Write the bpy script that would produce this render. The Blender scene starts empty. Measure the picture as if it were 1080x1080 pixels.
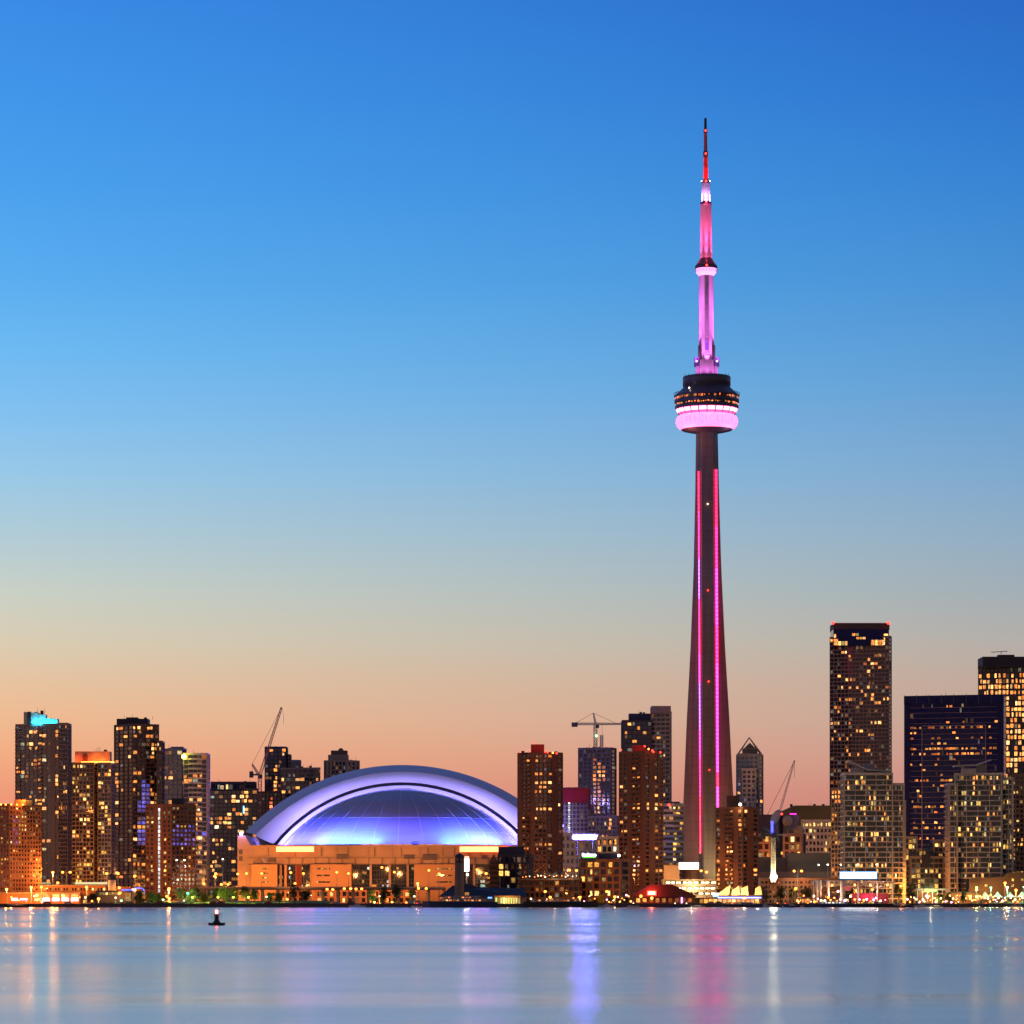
import bpy, bmesh, math, random
from mathutils import Vector, Matrix
random.seed(7)
# ------------------------------------------------------------------ camera
F, CX, HY, CZ = 3800.0, 540.0, 947.5, 5.0        # focal length in px of the 1080 px photo, principal column, horizon row, eye height
sc = bpy.context.scene
COL = sc.collection
cam = bpy.data.cameras.new('camera'); cam_o = bpy.data.objects.new('camera', cam); COL.objects.link(cam_o)
cam_o.location = (0, 0, CZ); cam_o.rotation_euler = (math.radians(90), 0, 0)
cam.sensor_width = 36; cam.lens = 36 * F / 1080; cam.shift_y = (HY - 540) / 1080; cam.shift_x = 0
cam.clip_start = 1; cam.clip_end = 90000
sc.camera = cam_o
sc.view_settings.view_transform = 'Standard'; sc.view_settings.look = 'None'; sc.view_settings.exposure = 0; sc.view_settings.gamma = 1
sc.cycles.max_bounces = 5; sc.cycles.diffuse_bounces = 2; sc.cycles.glossy_bounces = 3; sc.cycles.transmission_bounces = 2
sc.cycles.sample_clamp_indirect = 40; sc.cycles.use_denoising = True; sc.cycles.caustics_reflective = False

def S(r, g, b):
    f = lambda c: (c/255/12.92) if c/255 <= .04045 else ((c/255+.055)/1.055)**2.4
    return (f(r), f(g), f(b), 1)
# ------------------------------------------------------------------ dusk sky
world = bpy.data.worlds.new('World'); sc.world = world; world.use_nodes = True
nt = world.node_tree; N = nt.nodes; L = nt.links; N.clear()
def wn(t, **k):
    n = N.new(t)
    for a, b in k.items(): setattr(n, a, b)
    return n
def wmath(op, a, b=None, c=None, clamp=False):
    n = wn('ShaderNodeMath', operation=op, use_clamp=clamp)
    for i, v in enumerate((a, b, c)):
        if v is None: continue
        if isinstance(v, (int, float)): n.inputs[i].default_value = v
        else: L.new(v, n.inputs[i])
    return n.outputs[0]
tc = wn('ShaderNodeTexCoord'); sep = wn('ShaderNodeSeparateXYZ'); L.new(tc.outputs['Generated'], sep.inputs[0])
X, Y_, Z_ = sep.outputs
hor = wmath('SQRT', wmath('ADD', wmath('MULTIPLY', X, X), wmath('MULTIPLY', Y_, Y_)))
tanel = wmath('DIVIDE', Z_, wmath('MAXIMUM', hor, .001))
fac = wmath('MULTIPLY', tanel, 1/.6, clamp=True)
def ramp(stops):
    r = wn('ShaderNodeValToRGB'); cr = r.color_ramp; cr.interpolation = 'EASE' if False else 'LINEAR'
    while len(cr.elements) > 1: cr.elements.remove(cr.elements[0])
    for i, (y, c) in enumerate(stops):
        p = (HY - y) / F / .6
        e = cr.elements[0] if i == 0 else cr.elements.new(min(p, 1))
        e.position = max(0, min(p, 1)); e.color = S(*c)
    L.new(fac, r.inputs[0]); return r.outputs[0]
west = ramp([(947,(230,132,112)),(840,(240,153,120)),(800,(243,171,129)),(760,(240,186,145)),(720,(230,195,160)),(680,(218,204,178)),(630,(202,208,196)),(570,(178,204,214)),(500,(150,200,232)),(440,(130,192,240)),(380,(110,186,242)),(300,(89,173,240)),(200,(73,160,237)),(100,(63,149,234)),(0,(56,138,228)),(-250,(66,132,214)),(-1300,(80,116,170))])
east = ramp([(947,(188,114,110)),(840,(200,138,128)),(800,(201,153,141)),(760,(195,164,152)),(720,(192,168,156)),(680,(180,174,168)),(630,(163,174,180)),(570,(146,173,195)),(500,(126,168,206)),(400,(96,158,212)),(300,(72,145,213)),(200,(56,132,211)),(100,(45,118,206)),(0,(40,106,199)),(-250,(58,114,190)),(-1300,(70,100,150))])
az = wmath('ARCTAN2', X, Y_)
azf = wmath('MULTIPLY_ADD', az, 1/.284, .5, clamp=True)
mix = wn('ShaderNodeMix', data_type='RGBA'); L.new(azf, mix.inputs[0]); L.new(west, mix.inputs[6]); L.new(east, mix.inputs[7])
# away from the afterglow the sky is darker, with the mauve counter-twilight low in the south
back = wn('ShaderNodeValToRGB'); L.new(fac, back.inputs[0])
back.color_ramp.elements[0].color = (.30,.18,.15,1); back.color_ramp.elements[1].color = (.04,.06,.13,1)
e = back.color_ramp.elements.new(.4); e.color = (.15,.115,.15,1)
away = wmath('MULTIPLY_ADD', wmath('ABSOLUTE', az), .8, -.45, clamp=True)
mix2 = wn('ShaderNodeMix', data_type='RGBA'); L.new(away, mix2.inputs[0]); L.new(mix.outputs[2], mix2.inputs[6]); L.new(back.outputs[0], mix2.inputs[7])
bg = wn('ShaderNodeBackground'); L.new(mix2.outputs[2], bg.inputs[0]); bg.inputs[1].default_value = 1.0
sky = wn('ShaderNodeTexSky'); sky.sky_type = 'NISHITA'; sky.sun_disc = False
sky.sun_elevation = math.radians(-4); sky.sun_rotation = math.radians(-62)
bg2 = wn('ShaderNodeBackground'); L.new(sky.outputs[0], bg2.inputs[0]); bg2.inputs[1].default_value = .05
add = wn('ShaderNodeAddShader'); L.new(bg.outputs[0], add.inputs[0]); L.new(bg2.outputs[0], add.inputs[1])
wo = wn('ShaderNodeOutputWorld'); L.new(add.outputs[0], wo.inputs[0])
# the last afterglow, low in the west-south-west: very weak, very soft
sun = bpy.data.lights.new('afterglow', 'SUN'); sun.energy = .22; sun.angle = math.radians(40); sun.color = (1, .55, .5)
so = bpy.data.objects.new('afterglow', sun); COL.objects.link(so)
so.rotation_euler = Vector((.86, .5, -.12)).to_track_quat('-Z', 'Y').to_euler()

# ------------------------------------------------------------------ helpers
def s_(Y): return F / Y                                   # pixels per metre at a distance
def PX(px, Y): return (px - CX) * Y / F
def PZ(py, Y): return CZ + (HY - py) * Y / F
GZ = 1.8                                                   # level of the land
class MB:
    def __init__(s): s.v = []; s.f = []; s.M = None
    def add(s, vs, fs):
        n = len(s.v)
        s.v += [tuple(s.M @ Vector(v)) if s.M else tuple(v) for v in vs]
        s.f += [tuple(i + n for i in f) for f in fs]; return s
    def box(s, x0, x1, y0, y1, z0, z1):
        return s.add([(x0,y0,z0),(x1,y0,z0),(x1,y1,z0),(x0,y1,z0),(x0,y0,z1),(x1,y0,z1),(x1,y1,z1),(x0,y1,z1)],
                     [(0,3,2,1),(4,5,6,7),(0,1,5,4),(1,2,6,5),(2,3,7,6),(3,0,4,7)])
    def prism(s, poly, z0, z1):                            # polygon in x,y extruded in z
        n = len(poly)
        return s.add([(x,y,z0) for x,y in poly] + [(x,y,z1) for x,y in poly],
                     [tuple(range(n-1,-1,-1)), tuple(range(n,2*n))] + [(i,(i+1)%n,n+(i+1)%n,n+i) for i in range(n)])
    def slab(s, poly, y0, y1):                             # polygon in x,z extruded in y
        n = len(poly)
        return s.add([(x,y0,z) for x,z in poly] + [(x,y1,z) for x,z in poly],
                     [tuple(range(n)), tuple(range(2*n-1,n-1,-1))] + [(i,n+i,n+(i+1)%n,(i+1)%n) for i in range(n)])
    def tube(s, a, b, r0, r1=None, n=8):
        a, b = Vector(a), Vector(b); r1 = r0 if r1 is None else r1
        q = (b - a).to_track_quat('Z', 'Y'); vs = []
        for p, r in ((a, r0), (b, r1)):
            for i in range(n):
                t = 2*math.pi*i/n; vs.append(p + q @ Vector((r*math.cos(t), r*math.sin(t), 0)))
        return s.add(vs, [tuple(range(n-1,-1,-1)), tuple(range(n,2*n))] + [(i,(i+1)%n,n+(i+1)%n,n+i) for i in range(n)])
    def lathe(s, prof, n=32, cx=0, cy=0, cap=True):        # profile of (r, z)
        vs = []; fs = []
        for r, z in prof:
            for i in range(n):
                t = 2*math.pi*(i+.5)/n; vs.append((cx+r*math.cos(t), cy+r*math.sin(t), z))
        for k in range(len(prof)-1):
            for i in range(n): fs.append((k*n+i, k*n+(i+1)%n, (k+1)*n+(i+1)%n, (k+1)*n+i))
        if cap:                                            # caps on vertices of their own, so the side stays smooth
            m_ = len(vs); vs += vs[:n] + vs[(len(prof)-1)*n:len(prof)*n]
            fs += [tuple(range(m_+n-1,m_-1,-1)), tuple(range(m_+n, m_+2*n))]
        return s.add(vs, fs)
    def ball(s, c, r, n=10, m=6, sz=1):
        return s.lathe([(max(1e-3,r*math.sin(math.pi*k/m)), c[2]-r*sz*math.cos(math.pi*k/m)) for k in range(m+1)], n, c[0], c[1])
    def build(s, name, mat, parent=None, smooth=False):
        me = bpy.data.meshes.new(name); me.from_pydata(s.v, [], s.f); me.materials.append(mat)
        if smooth:
            me.polygons.foreach_set('use_smooth', [True]*len(me.polygons))
        me.update()
        o = bpy.data.objects.new(name, me); COL.objects.link(o)
        if parent: o.parent = parent
        return o
def thing(name, label, cat, loc=(0,0,0), group=None):
    o = bpy.data.objects.new(name, None); COL.objects.link(o); o.location = loc
    o['label'] = label; o['category'] = cat
    if group: o['group'] = group
    return o
def setting(o): o['kind'] = 'structure'; return o
def beam(name, parent, loc, power, color, r=.5, aim=None, cone=None, blend=.6):
    l = bpy.data.lights.new(name, 'SPOT' if cone else 'POINT'); l.energy = power; l.color = color; l.shadow_soft_size = r
    o = bpy.data.objects.new(name, l); COL.objects.link(o); o.location = loc
    if cone:
        l.spot_size = math.radians(cone); l.spot_blend = blend
        o.rotation_euler = (Vector(aim) - Vector(loc)).to_track_quat('-Z', 'Y').to_euler()
    if parent: o.parent = parent
    return o
# ------------------------------------------------------------------ materials
def mat(name, col, rough=.8, metal=0, noise=.12, scale=.12, emit=None, es=0, spec=.5):
    m = bpy.data.materials.new(name); m.use_nodes = True; t = m.node_tree; b = t.nodes['Principled BSDF']
    b.inputs['Roughness'].default_value = rough; b.inputs['Metallic'].default_value = metal
    b.inputs['Specular IOR Level'].default_value = spec
    if noise:
        g = t.nodes.new('ShaderNodeNewGeometry'); n = t.nodes.new('ShaderNodeTexNoise'); n.inputs['Scale'].default_value = scale; n.inputs['Detail'].default_value = 6
        t.links.new(g.outputs['Position'], n.inputs['Vector'])
        r = t.nodes.new('ShaderNodeMapRange'); r.inputs[1].default_value = .3; r.inputs[2].default_value = .7
        r.inputs[3].default_value = 1 - noise; r.inputs[4].default_value = 1 + noise
        t.links.new(n.outputs[0], r.inputs[0])
        v = t.nodes.new('ShaderNodeVectorMath'); v.operation = 'SCALE'; v.inputs[0].default_value = col[:3]
        t.links.new(r.outputs[0], v.inputs['Scale']); t.links.new(v.outputs[0], b.inputs['Base Color'])
    else: b.inputs['Base Color'].default_value = (*col[:3], 1)
    if emit:
        b.inputs['Emission Color'].default_value = (*emit[:3], 1); b.inputs['Emission Strength'].default_value = es
    return m
def lit_mat(name, stops, lo=1.0, hi=5.0, sample=False):
    """a lit room, or a painted reflection, behind glass: hue and brightness differ from window to window and across each window"""
    m = bpy.data.materials.new(name); m.use_nodes = True; t = m.node_tree; n = t.nodes; l = t.links; b = n['Principled BSDF']
    oi = n.new('ShaderNodeObjectInfo'); g = n.new('ShaderNodeNewGeometry')
    a = n.new('ShaderNodeMath'); a.operation = 'ADD'; l.new(oi.outputs['Random'], a.inputs[0]); l.new(g.outputs['Random Per Island'], a.inputs[1])
    fr = n.new('ShaderNodeMath'); fr.operation = 'FRACT'; l.new(a.outputs[0], fr.inputs[0])
    r = n.new('ShaderNodeValToRGB'); cr = r.color_ramp
    while len(cr.elements) > 1: cr.elements.remove(cr.elements[0])
    for i, (p, c) in enumerate(stops):
        e = cr.elements[0] if i == 0 else cr.elements.new(p); e.position = p; e.color = (*c[:3], 1)
    l.new(fr.outputs[0], r.inputs[0])
    w = n.new('ShaderNodeMath'); w.operation = 'MULTIPLY'; w.inputs[1].default_value = 7.31; l.new(fr.outputs[0], w.inputs[0])
    w2 = n.new('ShaderNodeMath'); w2.operation = 'FRACT'; l.new(w.outputs[0], w2.inputs[0])
    w3 = n.new('ShaderNodeMath'); w3.operation = 'POWER'; w3.inputs[1].default_value = 2.2; l.new(w2.outputs[0], w3.inputs[0])
    mr = n.new('ShaderNodeMapRange'); mr.inputs[3].default_value = lo; mr.inputs[4].default_value = hi; l.new(w3.outputs[0], mr.inputs[0])
    no = n.new('ShaderNodeTexNoise'); no.inputs['Scale'].default_value = 1.5; no.inputs['Detail'].default_value = 3; l.new(g.outputs['Position'], no.inputs['Vector'])
    m2 = n.new('ShaderNodeMapRange'); m2.inputs[1].default_value = .35; m2.inputs[2].default_value = .65; m2.inputs[3].default_value = .2; m2.inputs[4].default_value = 1.6
    l.new(no.outputs[0], m2.inputs[0])
    mm = n.new('ShaderNodeMath'); mm.operation = 'MULTIPLY'; l.new(mr.outputs[0], mm.inputs[0]); l.new(m2.outputs[0], mm.inputs[1])
    l.new(r.outputs[0], b.inputs['Emission Color']); l.new(mm.outputs[0], b.inputs['Emission Strength'])
    b.inputs['Base Color'].default_value = (.05,.05,.05,1); b.inputs['Roughness'].default_value = .15
    if not sample: m.cycles.emission_sampling = 'NONE'
    return m
WARM = lit_mat('lit warm', [(0,(1,.24,.03)),(.35,(1,.33,.06)),(.7,(1,.44,.11)),(.93,(.95,.7,.35)),(1,(.6,1,.8))], .4, 2.6)
ORNG = lit_mat('lit orange', [(0,(1,.20,.03)),(.5,(1,.30,.05)),(1,(1,.45,.12))], .35, 2.4)
YELL = lit_mat('lit yellow', [(0,(1,.42,.06)),(.5,(1,.52,.10)),(1,(1,.72,.28))], .35, 2.4)
HOT = lit_mat('lit bright', [(0,(1,.27,.045)),(.5,(1,.37,.085)),(1,(1,.52,.18))], 1.0, 3.4)
RED = lit_mat('lit red', [(0,(1,.10,.03)),(1,(1,.25,.08))], .8, 3)
DIM = lit_mat('dim room', [(0,(1,.3,.1)),(.4,(1,.5,.2)),(.8,(.7,.7,.5)),(1,(.5,.6,.9))], .015, .30)
BLU = lit_mat('painted violet reflection', [(0,(.16,.14,1)),(1,(.40,.30,1))], .25, .9)  # reflections of the stadium in glass, painted as glowing window boxes
COOL = lit_mat('lit cool', [(0,(.8,.9,1)),(1,(1,.9,.75))], .6, 2.4)
def glow(name, col, st, sample=False, noise=0):
    m = mat(name, (.05,.05,.05), .4, noise=0, emit=col, es=st)
    if not sample: m.cycles.emission_sampling = 'NONE'
    return m
GLASS = mat('dark glass', (.018,.02,.03), .08, noise=.3, scale=.3, spec=.8)
GLASSB = mat('blue glass', (.02,.028,.07), .07, noise=.3, scale=.3, spec=.9)
GLASSG = mat('green glass', (.035,.05,.045), .1, noise=.3, scale=.3, spec=.8)
GLASSN = mat('navy glass', (.010,.017,.12), .15, noise=.25, scale=.2, spec=.15)
BRICK = mat('brown brick', (.26,.10,.05), .85)
BRICKD = mat('dark brown brick', (.15,.075,.05), .85)
ORBR = mat('orange brick', (.42,.17,.07), .85)
CONC = mat('concrete', (.34,.30,.27), .85)
CONCD = mat('dark concrete', (.13,.11,.115), .85)
CONCW = mat('white concrete', (.58,.53,.48), .8)
PINKC = mat('pinkish panel', (.30,.24,.25), .7)
BLUC = mat('blue grey panel', (.19,.20,.36), .6)
DARK = mat('charcoal panel', (.05,.045,.055), .7)
NAVY = mat('navy panel', (.03,.035,.09), .6)
REDP = mat('red construction mesh', (.38,.02,.06), .7)
STEEL = mat('painted steel', (.3,.3,.32), .45, .5, noise=.05)
REDST = mat('red white steel', (.5,.2,.17), .5, noise=.1, scale=.4)
ASPH = mat('asphalt', (.05,.05,.05), .9, noise=.3, scale=.05)
GRASS = mat('lawn', (.10,.16,.02), .95, noise=.4, scale=.2)
BARK = mat('bark', (.06,.04,.03), .9)
LEAFD = mat('dark leaves', (.05,.085,.022), .8, noise=.45, scale=.7)
LEAFG = mat('green leaves', (.17,.26,.06), .8, noise=.45, scale=.7)
LEAFY = mat('yellow green leaves', (.35,.32,.03), .8, noise=.4, scale=.7)
WHITEP = mat('white paint', (.7,.7,.7), .4, noise=.06)
SODH = glow('sodium lamp', (1,.20,.025), 11)
WHTH = glow('white lamp', (1,.72,.42), 9)
GRNH = glow('green lamp', (.2,1,.35), 9)
CYNH = glow('cyan lamp', (.1,1,.7), 9)
LIMH = glow('lime lamp', (.65,1,.15), 9)
REDH = glow('red beacon', (1,.03,.02), 7)
PNKH = glow('pink lamp', (1,.35,.6), 9)
SOD = (1,.33,.055)

# ------------------------------------------------------------------ water, land
def water_mat():
    m = bpy.data.materials.new('lake water'); m.use_nodes = True; t = m.node_tree; n = t.nodes; l = t.links; b = n['Principled BSDF']
    b.inputs['Base Color'].default_value = (1,.92,.66,1); b.inputs['Metallic'].default_value = .8; b.inputs['IOR'].default_value = 3.2
    g = n.new('ShaderNodeNewGeometry')
    def noise(sx, sy, det=3):
        mp = n.new('ShaderNodeMapping'); mp.inputs['Scale'].default_value = (sx, sy, 1); l.new(g.outputs['Position'], mp.inputs[0])
        no = n.new('ShaderNodeTexNoise'); no.inputs['Scale'].default_value = 1; no.inputs['Detail'].default_value = det; l.new(mp.outputs[0], no.inputs['Vector']); return no.outputs[0]
    a = noise(.005, .012, 7)
    mr = n.new('ShaderNodeMapRange'); mr.inputs[1].default_value = .35; mr.inputs[2].default_value = .65; mr.inputs[3].default_value = .15; mr.inputs[4].default_value = .27
    l.new(a, mr.inputs[0]); l.new(mr.outputs[0], b.inputs['Roughness'])
    bu = n.new('ShaderNodeBump'); bu.inputs['Strength'].default_value = 1; bu.inputs['Distance'].default_value = .055
    l.new(noise(.016, .11, 9), bu.inputs['Height'])
    bu2 = n.new('ShaderNodeBump'); bu2.inputs['Strength'].default_value = 1; bu2.inputs['Distance'].default_value = .09
    l.new(noise(.30, .13, 4), bu2.inputs['Height']); l.new(bu2.outputs[0], bu.inputs['Normal'])
    l.new(bu.outputs[0], b.inputs['Normal'])
    return m
WATER = water_mat()
SHORE = 2000.0
m_ = MB(); m_.add([(-6000,-1500,0),(6000,-1500,0),(6000,SHORE+3,0),(-6000,SHORE+3,0)], [(0,1,2,3)])
setting(m_.build('water', WATER))
m_ = MB(); m_.box(-6000,6000,SHORE+.2,60000,-3,GZ); setting(m_.build('ground', ASPH))
m_ = MB()
for i in range(-60, 90):                                   # concrete quay edge in bays, with fender recesses
    m_.box(i*5+.05, i*5+4.95, SHORE-.6, SHORE+.19, -2, GZ-.1 if i%2 else GZ-.16)
m_.box(-300, 450, SHORE-.75, SHORE+1.4, GZ+.001, GZ+.22)
setting(m_.build('quay', CONCD))
m_ = MB()
x0, x1 = PX(150, 2035), PX(350, 2035)
m_.add([(x0,2004,GZ+.05),(x1,2004,GZ+.05),(x1,2050,GZ+1.9),(x0,2050,GZ+1.9)], [(0,1,2,3)])
lawn = m_.build('lawn', GRASS); lawn['kind'] = 'structure'

# ------------------------------------------------------------------ building blocks
def roof_bits(root, xl, xr, y, Y, n=5, m=DARK, d=12):
    r = root.location
    for _ in range(n):
        px = random.uniform(xl, xr); h = random.uniform(1.2, 4.5); x = PX(px,Y+d)-r.x
        b = MB()
        if random.random() < .5: b.tube((x,Y+d-r.y,PZ(y,Y)-r.z), (x,Y+d-r.y,PZ(y,Y)-r.z+h), .14, .06, 5); b.build('mast', m, root)
        else: b.box(x-.9,x+.9,Y+d-1-r.y,Y+d+1-r.y,PZ(y,Y)-r.z-.3,PZ(y,Y)-r.z+h*.5); b.build('rooftop_unit', m, root)
_wm = {}
def window_mesh(w, h, m):
    k = (round(w,2), round(h,2), m.name)
    if k not in _wm:
        b = MB(); b.box(-w/2, w/2, -.12, -.01, 0, h)
        me = bpy.data.meshes.new('window'); me.from_pydata(b.v, [], b.f); me.materials.append(m); _wm[k] = me
    return _wm[k]
def block(root, xl, xc, xr, ytop, Y, pitch=4.6, bay=4.0, wall=CONC, glass=GLASS, slab=.3, pier=.25, proud=.35,
          lit=None, prob=.04, lm=WARM, hot=HOT, ybot=None, depth=24, ang=None, cap=100, parapet=1.2, low=1.0, pairs=True, rows=None, pier_every=1, dim=.22, wh=.95, balc=(), solid=(), refl=None):
    """rectangular storeyed block: glass core, floor bands and piers standing proud of it, lit rooms and painted violet reflections as separate windows"""
    s = s_(Y); z0 = GZ if ybot is None else PZ(ybot, Y); z1 = PZ(ytop, Y); H = z1 - z0
    wl = (xc - xl)/s; wr = (xr - xc)/s
    if xr - xc > .5 and xc - xl > .5:
        a = math.radians(ang) if ang else min(max(math.atan2(wr, wl), math.radians(18)), math.radians(70))
        XC = PX(xc, Y)                                     # the receding corners are solved so that they land on the outline
        WL = (XC - PX(xl, Y))/(math.cos(a) + (xl-CX)/F*math.sin(a)); WR = (PX(xr, Y) - XC)/(math.sin(a) - (xr-CX)/F*math.cos(a))
    else:
        a = 0; WR = depth; xc = xr
        X0, X1 = PX(xl, Y), PX(xr, Y)
        if xr < CX: X1 = max(PX(xr, Y+depth), X0+(X1-X0)*.45) if False else (PX(xr, Y+depth) if (xr-CX)*(Y+depth)/F > X0+(X1-X0)*.3 else X1)
        elif xl > CX: X0 = PX(xl, Y+depth) if PX(xl, Y+depth) < X0+(X1-X0)*.7 else X0
        WL = X1 - X0; XC = X1
    prob *= 1.4
    rx, ry, rz = root.location
    M = Matrix.Translation((XC-rx, Y-ry, z0-rz)) @ Matrix.Rotation(-a, 4, 'Z')
    if ytop < 862 and xr-xl > 14: roof_bits(root, xl+4, xr-4, ytop, Y, 3, DARK, 9)
    nf = max(1, round(H*s/pitch)); fh = H/nf; nl = max(1, round((xc-xl)/bay)); nr = max(1, round((xr-xc)/bay)) if a else max(1, round(WR*s/bay/1.5))
    g = MB(); g.M = M; g.box(-WL,0,0,WR,0,H); g.build('glazing', glass, root)
    w = MB(); w.M = M
    sh = fh*slab
    for k in range(nf+1):
        zz = k*fh; w.box(-WL-proud, proud, -proud, WR+proud, max(0,zz-sh*.5), zz+sh*.5 if k < nf else zz+parapet)
    pp = proud+.02
    bl, br = WL/nl, WR/nr
    if pier > 0:
        for i in range(0, nl+1, pier_every):
            c = -WL+i*bl; hw = bl*pier/2
            w.box(max(c-hw,-WL-pp), min(c+hw,pp), -pp, -.0, 0, H+.01); w.box(max(c-hw,-WL-pp), min(c+hw,pp), WR, WR+pp, 0, H+.01)
        for i in range(0, nr+1, pier_every):
            c = i*br; hw = br*pier/2
            w.box(0, pp+.01, max(c-hw,-pp-.01), min(c+hw,WR+pp), 0, H+.02); w.box(-WL-pp-.01, -WL, max(c-hw,-pp), min(c+hw,WR+pp), 0, H+.02)
    for i in solid:                                        # blind bays run the full height
        if i < nl: w.box(-WL+i*bl, -WL+(i+1)*bl, -proud*.9, 0, 0, H)
        elif i-100 >= 0 and i-100 < nr: w.box(0, proud*.9, (i-100)*br, (i-99)*br, 0, H)
    w0 = w
    if balc:
        bb = w0
        for k in range(1, nf):
            for i in balc:
                if i < 100 and i < nl: bb.box(-WL+i*bl+.1, -WL+(i+1)*bl-.1, -proud-1.5, -proud-.01, k*fh-.12, k*fh+.95)
                elif i >= 100 and i-100 < nr: bb.box(proud+.01, proud+1.5, (i-100)*br+.1, (i-99)*br-.1, k*fh-.12, k*fh+.95)
    w.build('wall', wall, root)
    cells = {}
    if refl:  # cells that carry a painted reflection instead of a lit room
        for (bx0, bx1, by0, by1) in refl:
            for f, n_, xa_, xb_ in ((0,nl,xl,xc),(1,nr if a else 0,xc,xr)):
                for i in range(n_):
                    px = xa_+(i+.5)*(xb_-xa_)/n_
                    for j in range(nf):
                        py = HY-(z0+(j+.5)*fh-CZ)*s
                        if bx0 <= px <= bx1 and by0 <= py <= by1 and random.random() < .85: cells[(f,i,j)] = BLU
    if lit:
        (ox, oy, sc_), pts = lit
        for p in pts:
            px = ox + p[0]/sc_; py = oy + p[1]/sc_
            if px < xl-1 or px > xr+1: continue
            j = int((PZ(py, Y) - z0)/fh)
            if j < 0 or j >= nf: continue
            if px < xc: f = 0; i = min(nl-1, max(0, int((px-xl)/(xc-xl)*nl)))
            else: f = 1; i = min(nr-1, max(0, int((px-xc)/max(xr-xc,.01)*nr)))
            if (i+100*f) in solid: i = i+1 if i+1 < (nl if f == 0 else nr) and (i+1+100*f) not in solid else max(0,i-1)
            cells[(f,i,j)] = hot
    for (f, n_) in ((0,nl),(1,nr if a else 0)):
        for j in range(nf):
            q = prob*(low if j < nf*.35 else 1)
            for i in range(n_):
                if (f,i,j) not in cells and (i+100*f) not in solid and random.random() < q:
                    cells[(f,i,j)] = lm
                    if pairs and random.random() < .35 and i+1 < n_: cells[(f,i+1,j)] = lm
    if rows:
        for j, q, mm in rows:
            jj = j if j >= 0 else nf + j
            for f, n_ in ((0,nl),(1,nr if a else 0)):
                for i in range(n_):
                    if random.random() < q: cells[(f,i,jj)] = mm
    keys = sorted(cells, key=lambda k: 0 if cells[k] is hot else 1)
    rest = MB(); rest.M = M
    for q, k in enumerate(keys):
        f, i, j = k; bw = (bl if f == 0 else br); full = bw*(1-pier)*.98; hh = (fh-sh)*wh*(1 if cells[k] is BLU else random.choice((1,1,.8)))
        wf = random.choice((1,1,.8,.6,.5)) if cells[k] is not BLU else 1; ww = full*wf; off = (full-ww)/2*random.choice((-1,1))
        cu = (i+.5)*bw + off
        if f == 0: p = Vector((-WL+cu, 0, j*fh+sh*.52)); rot = -a
        else: p = Vector((0, cu, j*fh+sh*.52)); rot = -a + math.pi/2
        if q < cap:
            o = bpy.data.objects.new('window', window_mesh(ww, hh, cells[k])); COL.objects.link(o); o.parent = root
            o.location = M @ p; o.rotation_euler = (0,0,rot)
        else:
            if f == 0: rest.box(p.x-ww/2, p.x+ww/2, -.12, -.01, p.z, p.z+hh)
            else: rest.box(.01, .12, p.y-ww/2, p.y+ww/2, p.z, p.z+hh)
    if rest.v: rest.build('window', lm, root)['kind'] = 'stuff'
    if dim:                                                # barely lit rooms and drawn curtains
        dm_ = MB(); dm_.M = M
        for (f, n_) in ((0,nl),(1,nr if a else 0)):
            for j in range(nf):
                for i in range(n_):
                    if (f,i,j) in cells or (i+100*f) in solid or random.random() > dim: continue
                    bw = (bl if f == 0 else br); full = bw*(1-pier)*.98; ww = full*random.choice((1,.7,.5)); cu = (i+.5)*bw+(full-ww)/2*random.choice((-1,1)); z = j*fh+sh*.52; hh = (fh-sh)*.9
                    if f == 0: dm_.box(-WL+cu-ww/2, -WL+cu+ww/2, -.1, -.01, z, z+hh)
                    else: dm_.box(.01, .1, cu-ww/2, cu+ww/2, z, z+hh)
        if dm_.v: dm_.build('dim_window', DIM, root)['kind'] = 'stuff'
    return M, WL, WR, H, fh
def root_at(name, label, cat, px, Y, group=None): return thing(name, label, cat, (PX(px,Y), Y, GZ), group)
def P3_(px, py, Y, q): return (PX(px,Y)-q.x, Y-q.y, PZ(py,Y)-q.z)
def rbox(root, name, m, xl, xr, yt, yb, Y, d=8, dy=0, ends=None):
    """box part given by its extent in the photograph's pixels at its own distance"""
    b = MB(); r = root.location; Y2 = Y + dy
    b.box(PX(xl,Y2)-r.x, PX(xr,Y2)-r.x, Y2-r.y, Y2+d-r.y, PZ(yb,Y2)-r.z, PZ(yt,Y2)-r.z); return b.build(name, m, root)
def beacon(root, px, py, Y, m=REDH, r=.75):
    b = MB(); q = root.location; b.ball((PX(px,Y)-q.x, Y-q.y, PZ(py,Y)-q.z), r); return b.build('beacon', m, root)

C1 = (0,730,4.5); C2 = (120,730,4.5); C3 = (240,730,4.5); C5 = (540,740,4.69); C6 = (640,740,4.7); CT = (720,840,7.71); CE = (800,640,3.275); CR = (930,680,3.725); C8 = (255,740,8.31)
APG = 'apartment towers of the skyline'
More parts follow.
